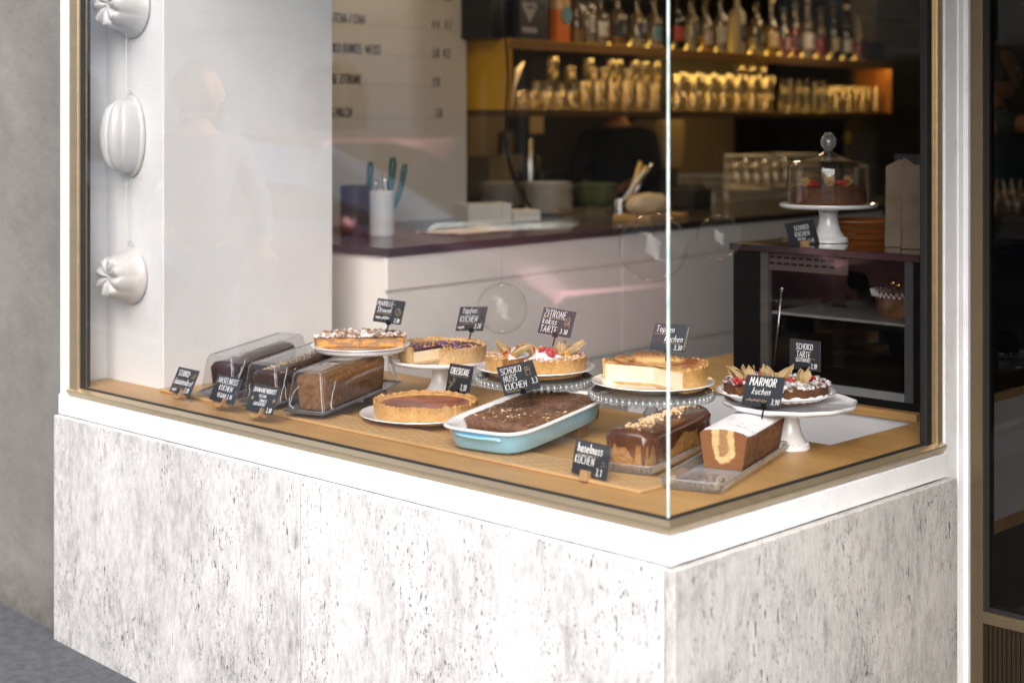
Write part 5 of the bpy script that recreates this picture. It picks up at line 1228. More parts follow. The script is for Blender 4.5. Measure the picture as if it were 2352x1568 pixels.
LB = {'w': M('label_white', (.62, .58, .52), .6), 'b': M('label_blue', (.07, .10, .20), .6), 'k': M('label_black', (.02, .022, .025), .6), 'g': M('label_green', (.02, .035, .03), .6),
      'c': M('label_cream', (.60, .48, .26), .6), 'r': M('label_red', (.40, .05, .03), .6), 't': M('label_teal', (.12, .26, .30), .6)}
darkglass = M('dark_bottle_glass', (.012, .008, .006), .08, coat=1)
#  vx, radius, body height, neck height, liquid, fill, label colour, label words
BT = [(1325, .036, .20, .10, 'yellow', .35, None, 'clear faceted'), (1350, .034, .21, .10, 'clear', .9, 'w', 'slim clear'), (1378, .042, .17, .10, 'clear', .45, 'w', 'squat clear'),
      (1418, .044, .17, .12, 'amber', .62, 'k', 'amber'), (1464, .045, .16, .10, 'clear', .3, 'b', 'round shouldered clear'), (1503, .040, .17, .12, 'clear', .35, 't', 'clear'),
      (1556, .032, .18, .12, 'dark', 1, 'r', 'dark brown'), (1588, .035, .19, .10, 'clear', .8, 'b', 'clear'), (1621, .036, .17, .10, 'yellow', .5, 'w', 'yellowish'),
      (1656, .033, .20, .10, 'clear', .9, 'w', 'tall clear'), (1693, .046, .24, .08, 'frost', 1, 'k', 'frosted'), (1737, .045, .20, .08, 'clear', .5, 'g', 'wide clear'),
      (1773, .036, .19, .12, 'yellow', .9, 'c', 'yellow'), (1801, .033, .16, .10, 'red', .75, 'w', 'red'), (1827, .032, .21, .10, 'red', .9, 'k', 'tall dark red'),
      (1855, .038, .21, .14, 'clear', .8, 'w', 'long necked clear'), (1885, .034, .19, .10, 'red', .72, None, 'bright red'), (1915, .037, .20, .14, 'dark', 1, 'c', 'wine'),
      (1945, .034, .19, .13, 'dark', .6, 'w', 'thin necked dark'), (1972, .036, .17, .13, 'red', .8, None, 'rightmost red')]
names = {'b': 'blue', 'w': 'white', 'k': 'black', 'g': 'green black', 'c': 'cream', 'r': 'red', 't': 'teal', None: 'no'}
zb = 1.9535
for i, (vx, r, hb, hn, lq, fl, lb, wd) in enumerate(BT):
    ky = SY + .085 + .03*((i*7) % 3)/2
    p = kat(vx, ky, zb)
    prev = 'orange box' if i == 0 else BT[i-1][7]+' one'
    t = thing('bottle', '%s bottle with %s label, right of the %s' % (wd, names[lb], prev), 'bottle', tuple(p), AK, 'bottles on the mustard shelf')
    prof = [(0, .001), (r*.95, 0), (r, .006), (r, hb-.03), (r*.85, hb-.008), (r*.42, hb+.012), (.013, hb+.03), (.013, hb+hn-.012), (.015, hb+hn-.010), (.015, hb+hn)]
    gmat = darkglass if lq == 'dark' else (LQ['frost'] if lq == 'frost' else ware_m)
    obj('glass_body', lathe(BM(), prof, 28, caps=False), gmat, t, smooth='all')
    if lq not in ('dark', 'frost'):
        hf = .01 + (hb-.03)*fl
        obj('liquid', lathe(BM(), [(0, .006), (r*.93, .006), (r*.93, hf), (0, hf)], 24, caps=False), LQ[lq], t, smooth=40)
    obj('cap', lathe(BM(), [(0, hb+hn-.002), (.0155, hb+hn-.002), (.0155, hb+hn+.022), (0, hb+hn+.022)], 16, caps=False), LB['k'] if i % 3 else LB['c'], t)
    if lb:
        bm = BM(); z0, z1 = (hb*.28, hb*.68) if lb != 'b' else (hb*.42, hb*.8)
        a0 = -PI/2-1.0 + .5*((i*5) % 3-1); g = []
        for k in range(13):
            a = a0 + 2.0*k/12; g.append((bm.verts.new(((r+.0012)*math.cos(a), (r+.0012)*math.sin(a), z0)), bm.verts.new(((r+.0012)*math.cos(a), (r+.0012)*math.sin(a), z1))))
        for a, b in zip(g, g[1:]): bm.faces.new((a[0], b[0], b[1], a[1]))
        lo = obj('bottle_label', bm, LB[lb], t, smooth='all')
        bm = BM()
        for k in range(3):
            zz = z0+(z1-z0)*(.3+.2*k); ww = .5-.1*k
            tube(bm, [((r+.002)*math.cos(-PI/2+u), (r+.002)*math.sin(-PI/2+u), zz) for u in (-ww*.8, -ww*.3, ww*.2, ww*.7)], .0022, 4)
        obj('label_print', bm, ink if lb in 'wct' else LB['w'], lo)
# boxes on the shelf
p = kat(1237, SY+.01, zb)
t = thing('gin_box', 'black box with a white diamond label on the top shelf', 'box', tuple(p), AK+.10)
obj('box_body', box(BM(), -.155, .085, 0, .16, 0, .245), M('black_card', (.010, .011, .016), .45), t, bevel=.001)
bm = BM(); v = [bm.verts.new(q) for q in ((-.075, -.0012, .075), (-.012, -.0012, .15), (-.05, -.0012, .215), (-.10, -.0012, .215), (-.138, -.0012, .15))]; bm.faces.new(v)
bm2 = BM(); box(bm2, -.135, -.015, -.0012, 0, .03, .055)
obj('diamond_label', bm, M('label_grey', (.36, .33, .34), .6), t); obj('strip_label', bm2, M('label_grey', (.36, .33, .34), .6), t)
bm = BM()
for q, (a, b, h_, s) in enumerate(((-.112, .165, .020, 'HENDRICKS'), (-.095, .140, .011, 'ORIGINAL GIN'), (.0, .145, .019, 'HENDRI'))):
    write(bm, s.replace('J', 'I'), a, b, h_, .0012, y=-.0022, wide=.72)
obj('lettering', bm, [M('label_ink', (.10, .09, .10), .7)], t)
p = kat(1165, SY+.03, zb); setp(obj('black_box', box(BM(), -.11, .03, 0, .18, 0, .26), M('dark_gloss_card', (.010, .010, .012), .3), loc=p, rz=AK, bevel=.002), 'glossy black box at the left end of the top shelf', 'box')
p = kat(1294, SY+.02, zb)
t = thing('gift_box', 'orange and cream box with a round teal tag on the top shelf', 'box', tuple(p), AK+.05)
obj('lower_half', box(BM(), -.052, .052, 0, .12, 0, .15), M('orange_card', (.75, .17, .01), .5), t); obj('upper_half', box(BM(), -.052, .052, 0, .12, .1502, .30), M('cream_card', (.62, .42, .18), .6), t)
bm = BM(); lathe(bm, [(0, 0), (.042, 0), (.042, .002), (0, .002)], 32, caps=False)
for v in bm.verts: v.co = Vector((v.co.x+.022, v.co.z-.004, v.co.y+.125))
obj('round_tag', bm, LB['t'], t)
obj('tag_string', tube(BM(), [(-.05, -.003, .21), (-.01, -.003, .20), (.02, -.003, .166)], .0018, 5), M('brown_string', (.25, .08, .02), .8), t)
p = kat(2012, SY+.05, zb); setp(obj('speaker_box', box(BM(), -.12, .12, 0, .15, 0, .135), M('matt_black', (.006, .006, .006), .7), loc=p, rz=AK, bevel=.004), 'matt black box at the right end of the top shelf', 'box')

# ------------------------------------------------------------------ glasses in the mustard shelf
def tumbler(r0, r1, h, up=False, rib=0):
    bm = lathe(BM(), [(0, .004), (r0*.95, .0), (r0, .004), (r1, h), (r1-.002, h+.0005), (r1-.003, h-.001), (r0-.003, .010), (0, .010)], 28, caps=False, lobes=14 if rib else 0, amp=.02 if rib else 0)
    if up:
        for v in bm.verts: v.co.z = h - v.co.z + .001
    return bm
def mesh_of(bm, m):
    bmesh.ops.recalc_face_normals(bm, faces=bm.faces); me = bpy.data.meshes.new('glass'); bm.to_mesh(me); bm.free(); me.materials.append(m)
    for p_ in me.polygons: p_.use_smooth = True
    return me
small = mesh_of(tumbler(.030, .038, .088, True, 1), ware_m)
tall = mesh_of(tumbler(.031, .037, .138, True), ware_m)
zs = 1.6355
rn = random.Random(12); cnt = 0
def put(me, nme, label, group, vx, ky, z, tilt=0, cat='glass', s=1):
    o = bpy.data.objects.new(nme, me); C.objects.link(o); o.location = K(KX(vx, ky), ky, z); o.rotation_euler = (0, tilt, rn.uniform(0, 6)) if not tilt else (0, tilt, AK)
    o.scale = (s, s, s); return setp(o, label, cat, group)
for v in (1191, 1222, 1252, 1282, 1311): put(small, 'tumbler', 'small ribbed tumbler upside down in the front left row of the shelf', 'small ribbed tumblers', v, SY+.05, zs)
for v in (1200, 1231, 1262, 1292): put(small, 'tumbler', 'small ribbed tumbler upside down in the second left row of the shelf', 'small ribbed tumblers behind', v, SY+.13, zs)
for v in (1234, 1262, 1290, 1320, 1345): put(tall, 'water_glass', 'taller clear glass behind the small ribbed tumblers', 'tall glasses in the back row', v, SY+.205, zs)
for v in (1341, 1373, 1405, 1437, 1468, 1499): put(tall, 'water_glass', 'clear glass upside down in the front row left of the glass corner', 'glasses in the front middle row', v, SY+.05, zs, s=1.0)
for v in (1336, 1366, 1398, 1430, 1462, 1494): put(tall, 'water_glass', 'clear glass upside down in the rear row left of the glass corner', 'glasses in the rear middle row', v, SY+.14, zs)
for v in (1270, 1352, 1402, 1418, 1455, 1478, 1505): put(tall, 'water_glass', 'clear glass stacked on top of the lower row', 'glasses stacked on the others', v, SY+.145, zs+.1395, s=.85)
for v in (1310, 1360, 1385, 1440): put(small, 'tumbler', 'small ribbed tumbler stacked on taller glasses', 'small tumblers stacked on top', v, SY+.10, zs+.1395, s=.8)
# mugs with handles
mb = tumbler(.034, .040, .098)
hb_ = [(.040+.026*math.sin(PI*i/9), 0, .02+.06*i/9) for i in range(10)]; tube(mb, hb_, .0045, 6)
mug = mesh_of(mb, ware_m)
for k, v in enumerate((1556, 1592, 1627, 1661, 1695, 1728, 1760)):
    put(mug, 'glass_mug', 'clear glass mug with handle in the bottom row of mugs', 'glass mugs in the bottom row', v, SY+.06, zs)
    put(mug, 'glass_mug', 'clear glass mug with handle in the rear bottom row', 'glass mugs in the rear row', v-8, SY+.155, zs)
    put(mug, 'glass_mug', 'clear glass mug with handle piled on the bottom row', 'glass mugs piled on the others', v+3, SY+.08, zs+.1005, tilt=(.0 if k > 3 else .18))
for v in (1698, 1722, 1748): put(mug, 'glass_mug', 'glass mug at the very top of the pile', 'glass mugs on the top of the pile', v, SY+.13, zs+.2015, s=.75)
bot = mesh_of(lathe(BM(), [(0, .002), (.030, 0), (.031, .11), (.024, .135), (.012, .15), (.012, .195), (.014, .2), (.0135, .201)], 24, caps=False), ware_m)
for k, v in enumerate((1796, 1814, 1833, 1852, 1872, 1890)): put(bot, 'small_carafe', 'small clear carafe with narrow neck right of the mugs', 'small carafes', v, SY+(.07 if k % 2 else .15), zs, s=.95)
flute = mesh_of(tumbler(.026, .028, .16), ware_m)
for k, v in enumerate((1906, 1921, 1936, 1951, 1966, 1981, 1996, 2012)): put(flute, 'tall_glass', 'tall straight glass at the right end of the shelf', 'tall straight glasses', v, SY+(.06 if k % 2 else .14), zs)
t = thing('straw_holder', 'pale straws leaning against the left end of the shelf', 'straws', tuple(kat(1176, SY+.05, zs)), AK)
for a in range(4): obj('straw', tube(BM(), [(0, .01*a, 0), (.03+.03*a, .01*a, .19+.01*a)], .004, 6), paper_w, t)

# ------------------------------------------------------------------ clear globes hung in the window
def globe(label, vx, vy, D, r, wire):
    c = Vector(((vx-1176)/FP*D, D, EYE-(vy-280)/FP*D)); t = thing('glass_globe', label, 'globe', tuple(c), 0, 'clear glass globes')
    bm = BM(); ball(bm, (0, 0, 0), r, sub=5); obj('globe_shell', bm, bubble_m, t, smooth='all')
    obj('cord', tube(BM(), [(0, 0, r), (0, 0, wire)], .0007, 4), thin('nylon', (.95, .95, .95), 1) if 'nylon' not in MC else MC['nylon'], t)
globe('clear glass globe hanging above the lemon coconut tart', 1153, 708, 4.62, .075, 1.9)
globe('large clear glass globe just behind the glass corner', 1500, 567, 4.45, .098, 1.7)
globe('faint clear glass globe right of the glass corner', 1652, 545, 4.6, .066, 1.7)

# ------------------------------------------------------------------ people
skin = M('skin', (.42, .20, .11), .5, sss=.15, col2=(.36, .16, .09), cs=12)
hairm = M('dark_hair', (.010, .007, .005), .5, col2=(.02, .012, .008), cs=60, st=(1, 1, .2), bump=.4)
def figure(t, joints, edges, rad, m, name='body', sub=2):
    me = bpy.data.meshes.new(name); ks = list(joints)
    me.from_pydata([joints[k] for k in ks], [(ks.index(a), ks.index(b)) for a, b in edges], [])
    me.materials.append(m)
    o = bpy.data.objects.new(name, me); C.objects.link(o); o.parent = t
    md = o.modifiers.new('skin', 'SKIN'); md.use_smooth_shade = True
    for i, k in enumerate(ks):
        r = rad[k]; me.skin_vertices[0].data[i].radius = r if isinstance(r, tuple) else (r, r)
        me.skin_vertices[0].data[i].use_root = (i == 0)
    s_ = o.modifiers.new('sub', 'SUBSURF'); s_.levels = sub; s_.render_levels = sub
    return o
def head(t, c, yaw, hairlen=.0, bun=False):
    """head, facing +x before yaw"""
    bm = BM(); vs = ball(bm, (0, 0, 0), 1, sub=4)
    for v in vs:
        x, y, z = v.co
        fx_ = .098 if x > 0 else .102; zz = z*.125
        jaw = max(0, -z)
        X_ = x*fx_*(1-.10*jaw) + .014*jaw*(x > 0); Y_ = y*.078*(1-.34*jaw**1.3)
        if x > .2:
            X_ += .024*math.exp(-((y/.16)**2+((z+.10)/.17)**2)) - .004*math.exp(-((z-.12)/.1)**2)  # nose, brow dip
            X_ -= .010*math.exp(-(((abs(y)-.36)/.16)**2+((z-.08)/.12)**2))
            X_ += .006*math.exp(-((y/.3)**2+((z+.48)/.07)**2)) - .006*math.exp(-((y/.35)**2+((z+.40)/.04)**2))
            X_ += .010*math.exp(-((y/.3)**2+((z+.85)/.15)**2))
        v.co = Vector((X_, Y_, zz))
    for s in (-1, 1): ball(bm, (-.008, s*.077, -.008), .03, (.55, .25, 1), 2)
    h = obj('head', bm, skin, t, smooth='all', loc=c, rz=yaw)
    for s in (-1, 1):
        e = obj('eye', ball_bm((.083, s*.030, .012), .012), M('eye_white', (.7, .68, .65), .2), h, smooth='all')
        obj('iris', ball_bm((.0905, s*.031, .012), .006), M('iris_dark', (.03, .015, .01), .1), e, smooth='all')
    obj('lips', ball_bm((.096, 0, -.058), .016, (.35, 1, .35)), M('lips', (.36, .10, .08), .4), h, smooth='all')
    bm = BM(); vs = ball(bm, (0, 0, 0), 1, sub=4)
    dele = []
    for v in vs:
        x, y, z = v.co; n_ = 1+.03*nz(x, y, z, 6)
        v.co = Vector((x*.112*n_-.008, y*.090*n_, z*.135*n_+.008))
        if x > .35-.55*z and z < .62 and x > 0.05: dele.append(v)
        elif z < -.45-hairlen: dele.append(v)
    bmesh.ops.delete(bm, geom=dele, context='VERTS')
    if bun: ball(bm, (-.12, 0, .08), .05, sub=3)
    obj('hair', bm, hairm, h, smooth='all')
    return h
def ball_bm(c, r, sz=(1, 1, 1)):
    bm = BM(); ball(bm, c, r, sz, 2); return bm
def hand(t, wrist, d, up, s=1, side=1):
    """palm, four bent fingers and a thumb; d = pointing direction, up = back of the hand"""
    d = Vector(d).normalized(); up = (Vector(up) - d*Vector(up).dot(d)).normalized(); sd = d.cross(up)*side
    w = Vector(wrist)
    def q(a, b, c): return tuple(w + d*a*s + sd*b*s + up*c*s)
    J = {'w': q(0, 0, 0), 'p': q(.05, 0, 0)}; E_ = [('w', 'p')]; Rd = {'w': (.022*s, .028*s), 'p': (.016*s, .036*s)}
    o = figure(t, {'w': q(-.01, 0, 0), 'a': q(.035, 0, 0), 'b': q(.082, 0, -.002)}, [('w', 'a'), ('a', 'b')], {'w': .024*s, 'a': (.036*s, .017*s), 'b': (.036*s, .014*s)}, skin, 'palm')
    for k, (b, L) in enumerate(((.027, .070), (.009, .080), (-.009, .074), (-.026, .058))):
        figure(t, {'a': q(.075, b, 0), 'b': q(.085+L*.42, b*1.08, -.004-.004*k), 'c': q(.085+L*.72, b*1.1, -.018-.004*k), 'd': q(.085+L*.9, b*1.1, -.034-.004*k)}, [('a', 'b'), ('b', 'c'), ('c', 'd')], {'a': .0095*s, 'b': .0088*s, 'c': .008*s, 'd': .0068*s}, skin, 'finger')
    figure(t, {'a': q(.02, .026, -.004), 'b': q(.05, .046, -.012), 'c': q(.078, .052, -.02)}, [('a', 'b'), ('b', 'c')], {'a': .013*s, 'b': .011*s, 'c': .008*s}, skin, 'thumb')
def person(label, base, yaw, cloth, trousers, arms, h=1.72, headyaw=0, bun=False, lean=.0, hairlen=0):
    """standing figure facing +x in its own frame; arms: list of (elbow, wrist)"""
    t = thing('person', label, 'person', base, yaw); k = h/1.72
    def v(x, y, z): return (x*k + lean*z*z*.25, y*k, z*k)
    J = {'pelvis': v(0, 0, .95), 'waist': v(.0, 0, 1.08), 'chest': v(.01, 0, 1.28), 'neckb': v(0, 0, 1.43), 'neck': v(.012, 0, 1.50), 'top': v(.02, 0, 1.56)}
    E_ = [('pelvis', 'waist'), ('waist', 'chest'), ('chest', 'neckb'), ('neckb', 'neck'), ('neck', 'top')]
    Rd = {'pelvis': (.115, .16), 'waist': (.10, .135), 'chest': (.115, .165), 'neckb': (.06, .10), 'neck': .052, 'top': .05}
    for i, s in enumerate((1, -1)):
        J['hip%d' % i] = v(0, s*.09, .88); J['knee%d' % i] = v(.02+.03*i, s*.10, .48); J['ank%d' % i] = v(-.02+.06*i, s*.10, .08); J['toe%d' % i] = v(.14+.06*i, s*.11, .03)
        E_ += [('pelvis', 'hip%d' % i), ('hip%d' % i, 'knee%d' % i), ('knee%d' % i, 'ank%d' % i), ('ank%d' % i, 'toe%d' % i)]
        Rd.update({'hip%d' % i: .095, 'knee%d' % i: .058, 'ank%d' % i: .042, 'toe%d' % i: (.035, .028)})
        J['sh%d' % i] = v(0, s*.17, 1.40); el, wr = arms[i]
        J['el%d' % i] = v(*el); J['wr%d' % i] = v(*wr)
        E_ += [('neckb', 'sh%d' % i), ('sh%d' % i, 'el%d' % i), ('el%d' % i, 'wr%d' % i)]
        Rd.update({'sh%d' % i: .060, 'el%d' % i: .042, 'wr%d' % i: .028})
    Rb = dict(Rd); Rb.update({'pelvis': (.09, .13), 'waist': (.075, .11), 'chest': (.085, .13), 'neckb': (.045, .07), 'sh0': .046, 'sh1': .046})
    figure(t, J, E_, Rb, skin, 'body')
    # clothing over the same skeleton
    up = ['chest', 'waist', 'pelvis', 'neckb', 'sh0', 'sh1']; Rc = {}
    for q_ in up: r = Rd[q_]; Rc[q_] = tuple(x+.022 for x in r) if isinstance(r, tuple) else r+.014
    Jt = {q_: J[q_] for q_ in up}; Et = [('pelvis', 'waist'), ('waist', 'chest'), ('chest', 'neckb'), ('neckb', 'sh0'), ('neckb', 'sh1')]
    for i in (0, 1):
        full = cloth[1]
        a, b = Vector(J['sh%d' % i]), Vector(J['el%d' % i])
        Jt['sl%d' % i] = tuple(a+(b-a)*(.55 if not full else 1.0)); Rc['sl%d' % i] = .062 if not full else .056; Et.append(('sh%d' % i, 'sl%d' % i))
        if full:
            a, b = b, Vector(J['wr%d' % i]); Jt['cf%d' % i] = tuple(a+(b-a)*.92); Rc['cf%d' % i] = .042; Et.append(('sl%d' % i, 'cf%d' % i))
    Jt['neck'] = tuple((Vector(J['neckb'])*.55+Vector(J['neck'])*.45)); Rc['neck'] = .064; Et.append(('neckb', 'neck'))
    figure(t, Jt, Et, Rc, cloth[0], 'shirt')
    Jl = {'pelvis': v(0, 0, .97)}; El = []; Rl = {'pelvis': (.13, .175)}
    for i in (0, 1):
        for q_, r in (('hip', .108), ('knee', .074), ('ank', .062)): Jl[q_+str(i)] = J[q_+str(i)]; Rl[q_+str(i)] = r
        El += [('pelvis', 'hip%d' % i), ('hip%d' % i, 'knee%d' % i), ('knee%d' % i, 'ank%d' % i)]
    figure(t, Jl, El, Rl, trousers, 'trousers')
    for i in (0, 1):
        a = Vector(J['ank%d' % i]); b_ = Vector(J['toe%d' % i])
        figure(t, {'a': (a.x-.05, a.y, .05), 'b': (a.x+.04, a.y, .05), 'c': (b_.x+.02, b_.y, .04)}, [('a', 'b'), ('b', 'c')], {'a': .048, 'b': .05, 'c': (.045, .04)}, black_m, 'shoe')
        w_, e_ = Vector(J['wr%d' % i]), Vector(J['el%d' % i]); hand(t, w_, w_-e_, (0, 0, 1) if abs((w_-e_).normalized().z) < .8 else (1, 0, 0), 1, 1 if i else -1)
    hp = Vector(J['top']); head(t, (hp.x+.015, hp.y, hp.z+.085*k), headyaw, hairlen, bun)
    return t
shirt_k = M('black_shirt', (.006, .006, .006), .9, bump=.2, bs=20); shirt_t = M('dark_teal_top', (.02, .045, .055), .8, bump=.2, bs=20)
trou = M('dark_trousers', (.02, .02, .024), .85, bump=.2, bs=20); jack = M('blue_grey_jacket', (.13, .155, .19), .8, bump=.3, bs=14); jeans = M('blue_jeans', (.06, .09, .16), .85, bump=.2, bs=30)
person('dark haired person in a teal top reaching out an arm behind the door glass', (2.26, 7.45, .17), -.12, (shirt_t, False), trou,
       [((.20, .26, 1.22), (.42, .20, 1.02)), ((.22, -.26, 1.40), (.50, -.22, 1.41))], 1.72, headyaw=0.0, lean=.02)
p = kat(1420, 5.25, .12)
person('person in black working behind the counter, half hidden by the mustard shelf', (p.x, p.y, .10), AK+PI+.5, (shirt_k, True), trou,
       [((.18, .22, 1.18), (.42, .12, 1.16)), ((.18, -.22, 1.16), (.42, -.12, 1.14))], 1.70, headyaw=.0, bun=True)
p = W(-3.88, -1.53)
person('passer-by in a blue grey jacket on the pavement left of the window', (p.x, p.y, gz(-3.88)), AW+.4, (jack, True), jeans,
       [((-.05, .27, 1.15), (.10, .28, .93)), ((.05, -.27, 1.15), (.20, -.25, .97))], 1.74, headyaw=-1.5, hairlen=.3)
# dark serving counter seen through the door
t = thing('service_counter', 'dark service counter with glasses, seen through the door glass', 'counter', tuple(K(7.0, 2.45, .1)), AK)
obj('counter_body', box(BM(), .02, 2.2, .02, 1.0, 0, 1.02), M('dark_panel', (.015, .013, .012), .3), t); obj('counter_top', box(BM(), 0, 2.2, 0, 1.05, 1.021, 1.05), ctop, t, bevel=.002)
for k, (vx, vy) in enumerate(((2284, 497), (2318, 494), (2338, 497))):
    q = P(vx, vy, zc); tt = thing('straw_glass', 'tall glass with straws on the dark counter behind the door glass', 'glass', tuple(q), 0, 'glasses seen through the door')
    obj('glass_body', tumbler(.030, .042, .13), ware_m, tt, smooth='all')
    obj('straw', tube(BM(), [(0, 0, .01), (-.03, 0, .16)], .004, 6), paper_w, tt); obj('straw', tube(BM(), [(0, 0, .01), (.012, 0, .17)], .004, 6), woodsp, tt)

# ------------------------------------------------------------------ across the street (seen reflected in the panes)
stone = M('pale_stone_front', (.86, .82, .78), .85, col2=(.74, .70, .66), cs=2, bump=.3, bs=10)
winm = M('dark_window_glass', (.03, .035, .04), .08, coat=1)
framem = M('window_frame_cream', (.5, .48, .44), .5)
def house(label, x0, x1, yb, m, hgt=14, bay=3.2):
    t = thing('town_house', label, 'building', tuple(W(x0, yb, -.3)), AW)
    L = x1-x0; bm = BM(); n = int(L/bay); bw = L/n
    yw = -.35
    def arch(bm, xa, xb, z0, z1, ztop, yy0, yy1):
        N = 12; r = (xb-xa)/2; cxm = (xa+xb)/2
        pts = [(cxm - r*math.cos(PI*i/N), z1 + r*.55*math.sin(PI*i/N)) for i in range(N+1)]
        for a, b in zip(pts, pts[1:]):
            f = [bm.verts.new(q) for q in ((a[0], yy0, a[1]), (b[0], yy0, b[1]), (b[0], yy0, ztop), (a[0], yy0, ztop))]; bm.faces.new(f)
            g_ = [bm.verts.new(q) for q in ((a[0], yy0, a[1]), (b[0], yy0, b[1]), (b[0], yy1, b[1]), (a[0], yy1, a[1]))]; bm.faces.new(g_)
    for fl in range(4):
        zb_ = .2 + fl*3.5; z0 = zb_ + .9; z1 = zb_+2.2; zt = zb_+3.5
        for i in range(n):
            xa = i*bw; w0 = xa+bw*.27; w1 = xa+bw*.73
            box(bm, xa, w0, yw, 0, zb_-.2 if fl == 0 else zb_, zt); box(bm, w1, xa+bw, yw, 0, zb_-.2 if fl == 0 else zb_, zt)
            box(bm, w0, w1, yw, 0, zb_-.2 if fl == 0 else zb_, z0); arch(bm, w0, w1, z0, z1, zt, 0, yw)
        box(bm, 0, L, 0.002, .12, zt-.22, zt-.04)
    for k in range(9): box(bm, 0, L, .002, .03, .35+k*.36, .35+k*.36+.30) if False else None
    obj('wall', bm, m, t)
    for fl in range(4):
        zb_ = .2+fl*3.5
        for i in range(n):
            xa = i*bw; w0 = xa+bw*.27; w1 = xa+bw*.73
            wf = obj('window', box(box(box(BM(), w0, w0+.07, yw+.05, yw+.12, zb_+.9, zb_+3.0), w1-.07, w1, yw+.05, yw+.12, zb_+.9, zb_+3.0), (w0+w1)/2-.03, (w0+w1)/2+.03, yw+.05, yw+.12, zb_+.9, zb_+3.0), framem, t)
            obj('pane', box(BM(), w0, w1, yw+.01, yw+.04, zb_+.9, zb_+3.0), winm, wf)
    obj('roof', box(BM(), -.2, L+.2, -6, .4, 14.21, 14.5), M('dark_roof', (.06, .05, .05), .8), t)
    obj('side_walls', box(box(BM(), 0.01, .3, -6, yw-.01, 0, 14.2), L-.3, L-.01, -6, yw-.01, 0, 14.2), m, t)
    return t
house('pale stone town house with arched windows across the street', -32, -16.2, -14, stone)
house('dark brown town house right of the pale one across the street', -16, 3.2, -14.05, M('dark_brown_front', (.035, .03, .026), .85, cs=2, bump=.3, bs=10))
# parked car
t = thing('parked_car', 'light red compact car parked at the kerb, mirrored in the window', 'car', tuple(W(-7.9, -4.3, gz(-5.8)-.13)), AW)
paint = M('light_red_car_paint', (.68, .26, .28), .2, coat=1, metal=.5); cglass = M('car_glass', (.80, .90, .86), .10, 1, coat=1, spec=1)
def loft(sts, m, name, parent):
    bm = BM(); rings = []
    for x, hw, z0, z1, tw in sts:
        r = [(-hw, z0), (-hw*1.02, z0+(z1-z0)*.5), (-hw*tw, z1-.04), (-hw*tw+.08, z1), (hw*tw-.08, z1), (hw*tw, z1-.04), (hw*1.02, z0+(z1-z0)*.5), (hw, z0)]
        rings.append([bm.verts.new((x, y, z)) for y, z in r])
    for a, b in zip(rings, rings[1:]):
        for k in range(8): bm.faces.new((a[k], a[(k+1) % 8], b[(k+1) % 8], b[k]))
    bm.faces.new(rings[0]); bm.faces.new(rings[-1])
    return obj(name, bm, m, parent, smooth=35, bevel=.02)
loft([(0, .70, .40, .86, .94), (.15, .80, .25, .93, .95), (.9, .86, .22, .97, .95), (1.5, .88, .22, .98, .95), (3.1, .88, .22, .97, .95), (3.45, .87, .22, .93, .93), (4.0, .82, .24, .80, .92), (4.22, .70, .30, .66, .90)], paint, 'body', t)
loft([(.12, .72, .92, .96, .92), (.75, .76, .95, 1.40, .84), (1.5, .77, .95, 1.50, .84), (2.25, .76, .95, 1.46, .84), (3.25, .74, .95, .985, .92)], cglass, 'windows', t)
loft([(.72, .62, 1.39, 1.42, .98), (1.5, .65, 1.49, 1.53, .98), (2.22, .64, 1.445, 1.48, .98)], paint, 'roof', t)
tyrem = M('tyre_rubber', (.02, .02, .02), .8)
for x in (.82, 3.35):
    for s in (-1, 1):
        bm = BM(); lathe(bm, [(.2, -.1), (.30, -.1), (.32, -.07), (.32, .07), (.30, .1), (.2, .1), (.2, -.1)], 40, caps=False)
        for v in bm.verts: v.co = Vector((v.co.x, v.co.z, v.co.y))
        wn = obj('wheel', bm, tyrem, t, smooth=40, loc=(x, s*.80, .32))
        bm = BM(); lathe(bm, [(0, .05), (.06, .06), (.19, .03), (.205, -.02), (0, -.02)], 40, caps=False)
        for v in bm.verts: v.co = Vector((v.co.x, s*v.co.z, v.co.y))
        obj('rim', bm, steel, wn, smooth=30)
for s in (-1, 1):
    obj('headlight', ball_bm((4.12, s*.56, .62), .12, (.6, 1.3, .7)), M('lamp_lens', (.6, .62, .65), .05, coat=1), t, smooth='all')
    obj('tail_light', ball_bm((.06, s*.62, .76), .09, (.5, 1, 1.4)), M('tail_red', (.35, .01, .01), .1, coat=1), t, smooth='all')
    obj('wing_mirror', ball_bm((2.85, s*.95, .98), .09, (.7, 1, .7)), paint, t, smooth='all')

# ------------------------------------------------------------------ fill lamps inside, added out of view to brighten the bar
lampglow = glow('fill_glow', (1, .76, .48), 24)
for k, (x, y) in enumerate(((4.6, 3.9), (6.2, 4.0), (7.8, 4.2))):
    q = K(x, y, 2.45); tt = thing('fill_lamp', ('left', 'middle', 'right')[k]+' added fill lamp above the bar counter, out of view', 'lamp', tuple(q), 0, 'added fill lamps')
    obj('lamp_globe', ball_bm((0, 0, 0), .11), lampglow, tt, smooth='all'); obj('lamp_cord', tube(BM(), [(0, 0, .11), (0, 0, .60)], .004, 6), black_m, tt)

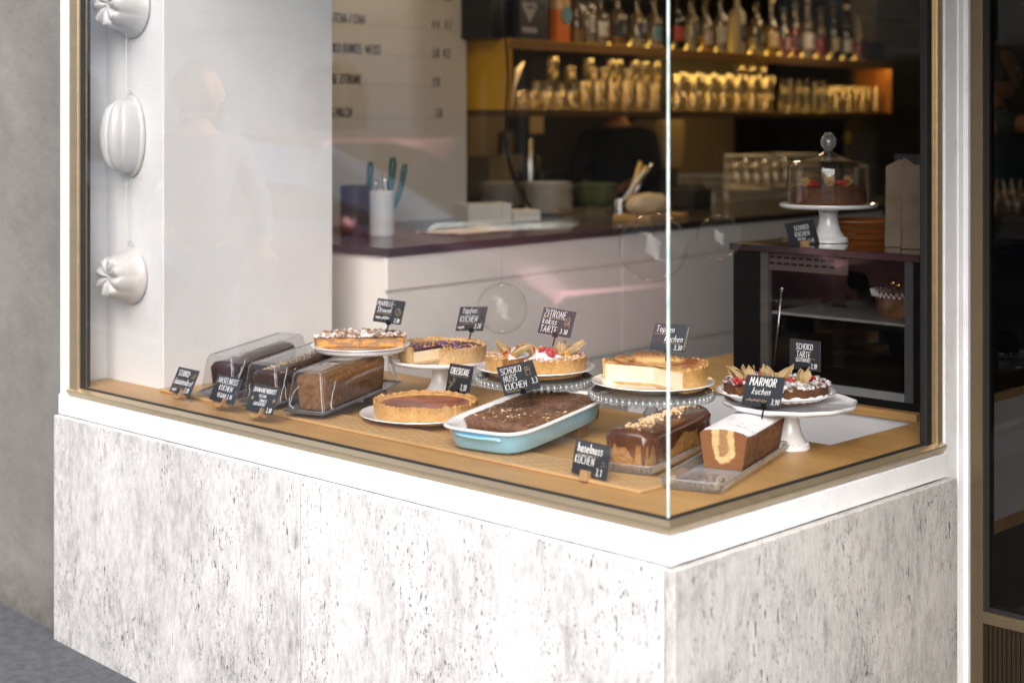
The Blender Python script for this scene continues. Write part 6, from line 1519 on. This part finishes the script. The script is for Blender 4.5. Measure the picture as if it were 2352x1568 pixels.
# ------------------------------------------------------------------ light, camera
w = bpy.data.worlds.new("World"); scn.world = w; w.use_nodes = True
nt = w.node_tree; bg = nt.nodes['Background']; sky = nt.nodes.new('ShaderNodeTexSky'); sky.sky_type = 'NISHITA'; sky.sun_disc = False
SE, SAZ = 42, AW   # sun stands over the street, a little to the left of the shop front
dvec = W(.7, -1) - W(0, 0); az = math.atan2(dvec.x, dvec.y)
sky.sun_elevation = R(SE); sky.sun_rotation = az; sky.dust_density = 4; sky.air_density = 1.0; sky.ozone_density = 1.0
nt.links.new(sky.outputs[0], bg.inputs[0]); bg.inputs[1].default_value = .3
sd = bpy.data.lights.new('sun', 'SUN'); sd.energy = 6.1; sd.angle = R(80); sd.color = (.95, .97, 1)
so = bpy.data.objects.new('sun', sd); C.objects.link(so)
sv = Vector((math.sin(az)*math.cos(R(SE)), math.cos(az)*math.cos(R(SE)), math.sin(R(SE))))
so.rotation_euler = (-sv).to_track_quat('-Z', 'Y').to_euler(); so.location = (0, -5, 8)
cd = bpy.data.cameras.new('camera'); co = bpy.data.objects.new('camera', cd); C.objects.link(co)
co.location = (0, 0, EYE); co.rotation_euler = (R(90), 0, 0); cd.sensor_width = 36; cd.lens = 36*FP/2352; cd.shift_y = -504/2352
cd.clip_end = 500; cd.clip_start = .05; cd.dof.use_dof = True; cd.dof.focus_distance = 4.1; cd.dof.aperture_fstop = 1.9; cd.dof.aperture_blades = 9
scn.camera = co
scn.view_settings.view_transform = 'Standard'; scn.view_settings.look = 'None'; scn.view_settings.exposure = 0; scn.view_settings.gamma = 1
scn.render.engine = 'CYCLES'; cy = scn.cycles
cy.max_bounces = 12; cy.transparent_max_bounces = 48; cy.transmission_bounces = 10; cy.glossy_bounces = 4; cy.diffuse_bounces = 4
cy.use_denoising = True; cy.denoiser = 'OPENIMAGEDENOISE'; cy.sample_clamp_indirect = 6; cy.sample_clamp_direct = 0
cy.caustics_reflective = False; cy.caustics_refractive = False
cy.use_adaptive_sampling = True; cy.adaptive_threshold = .01
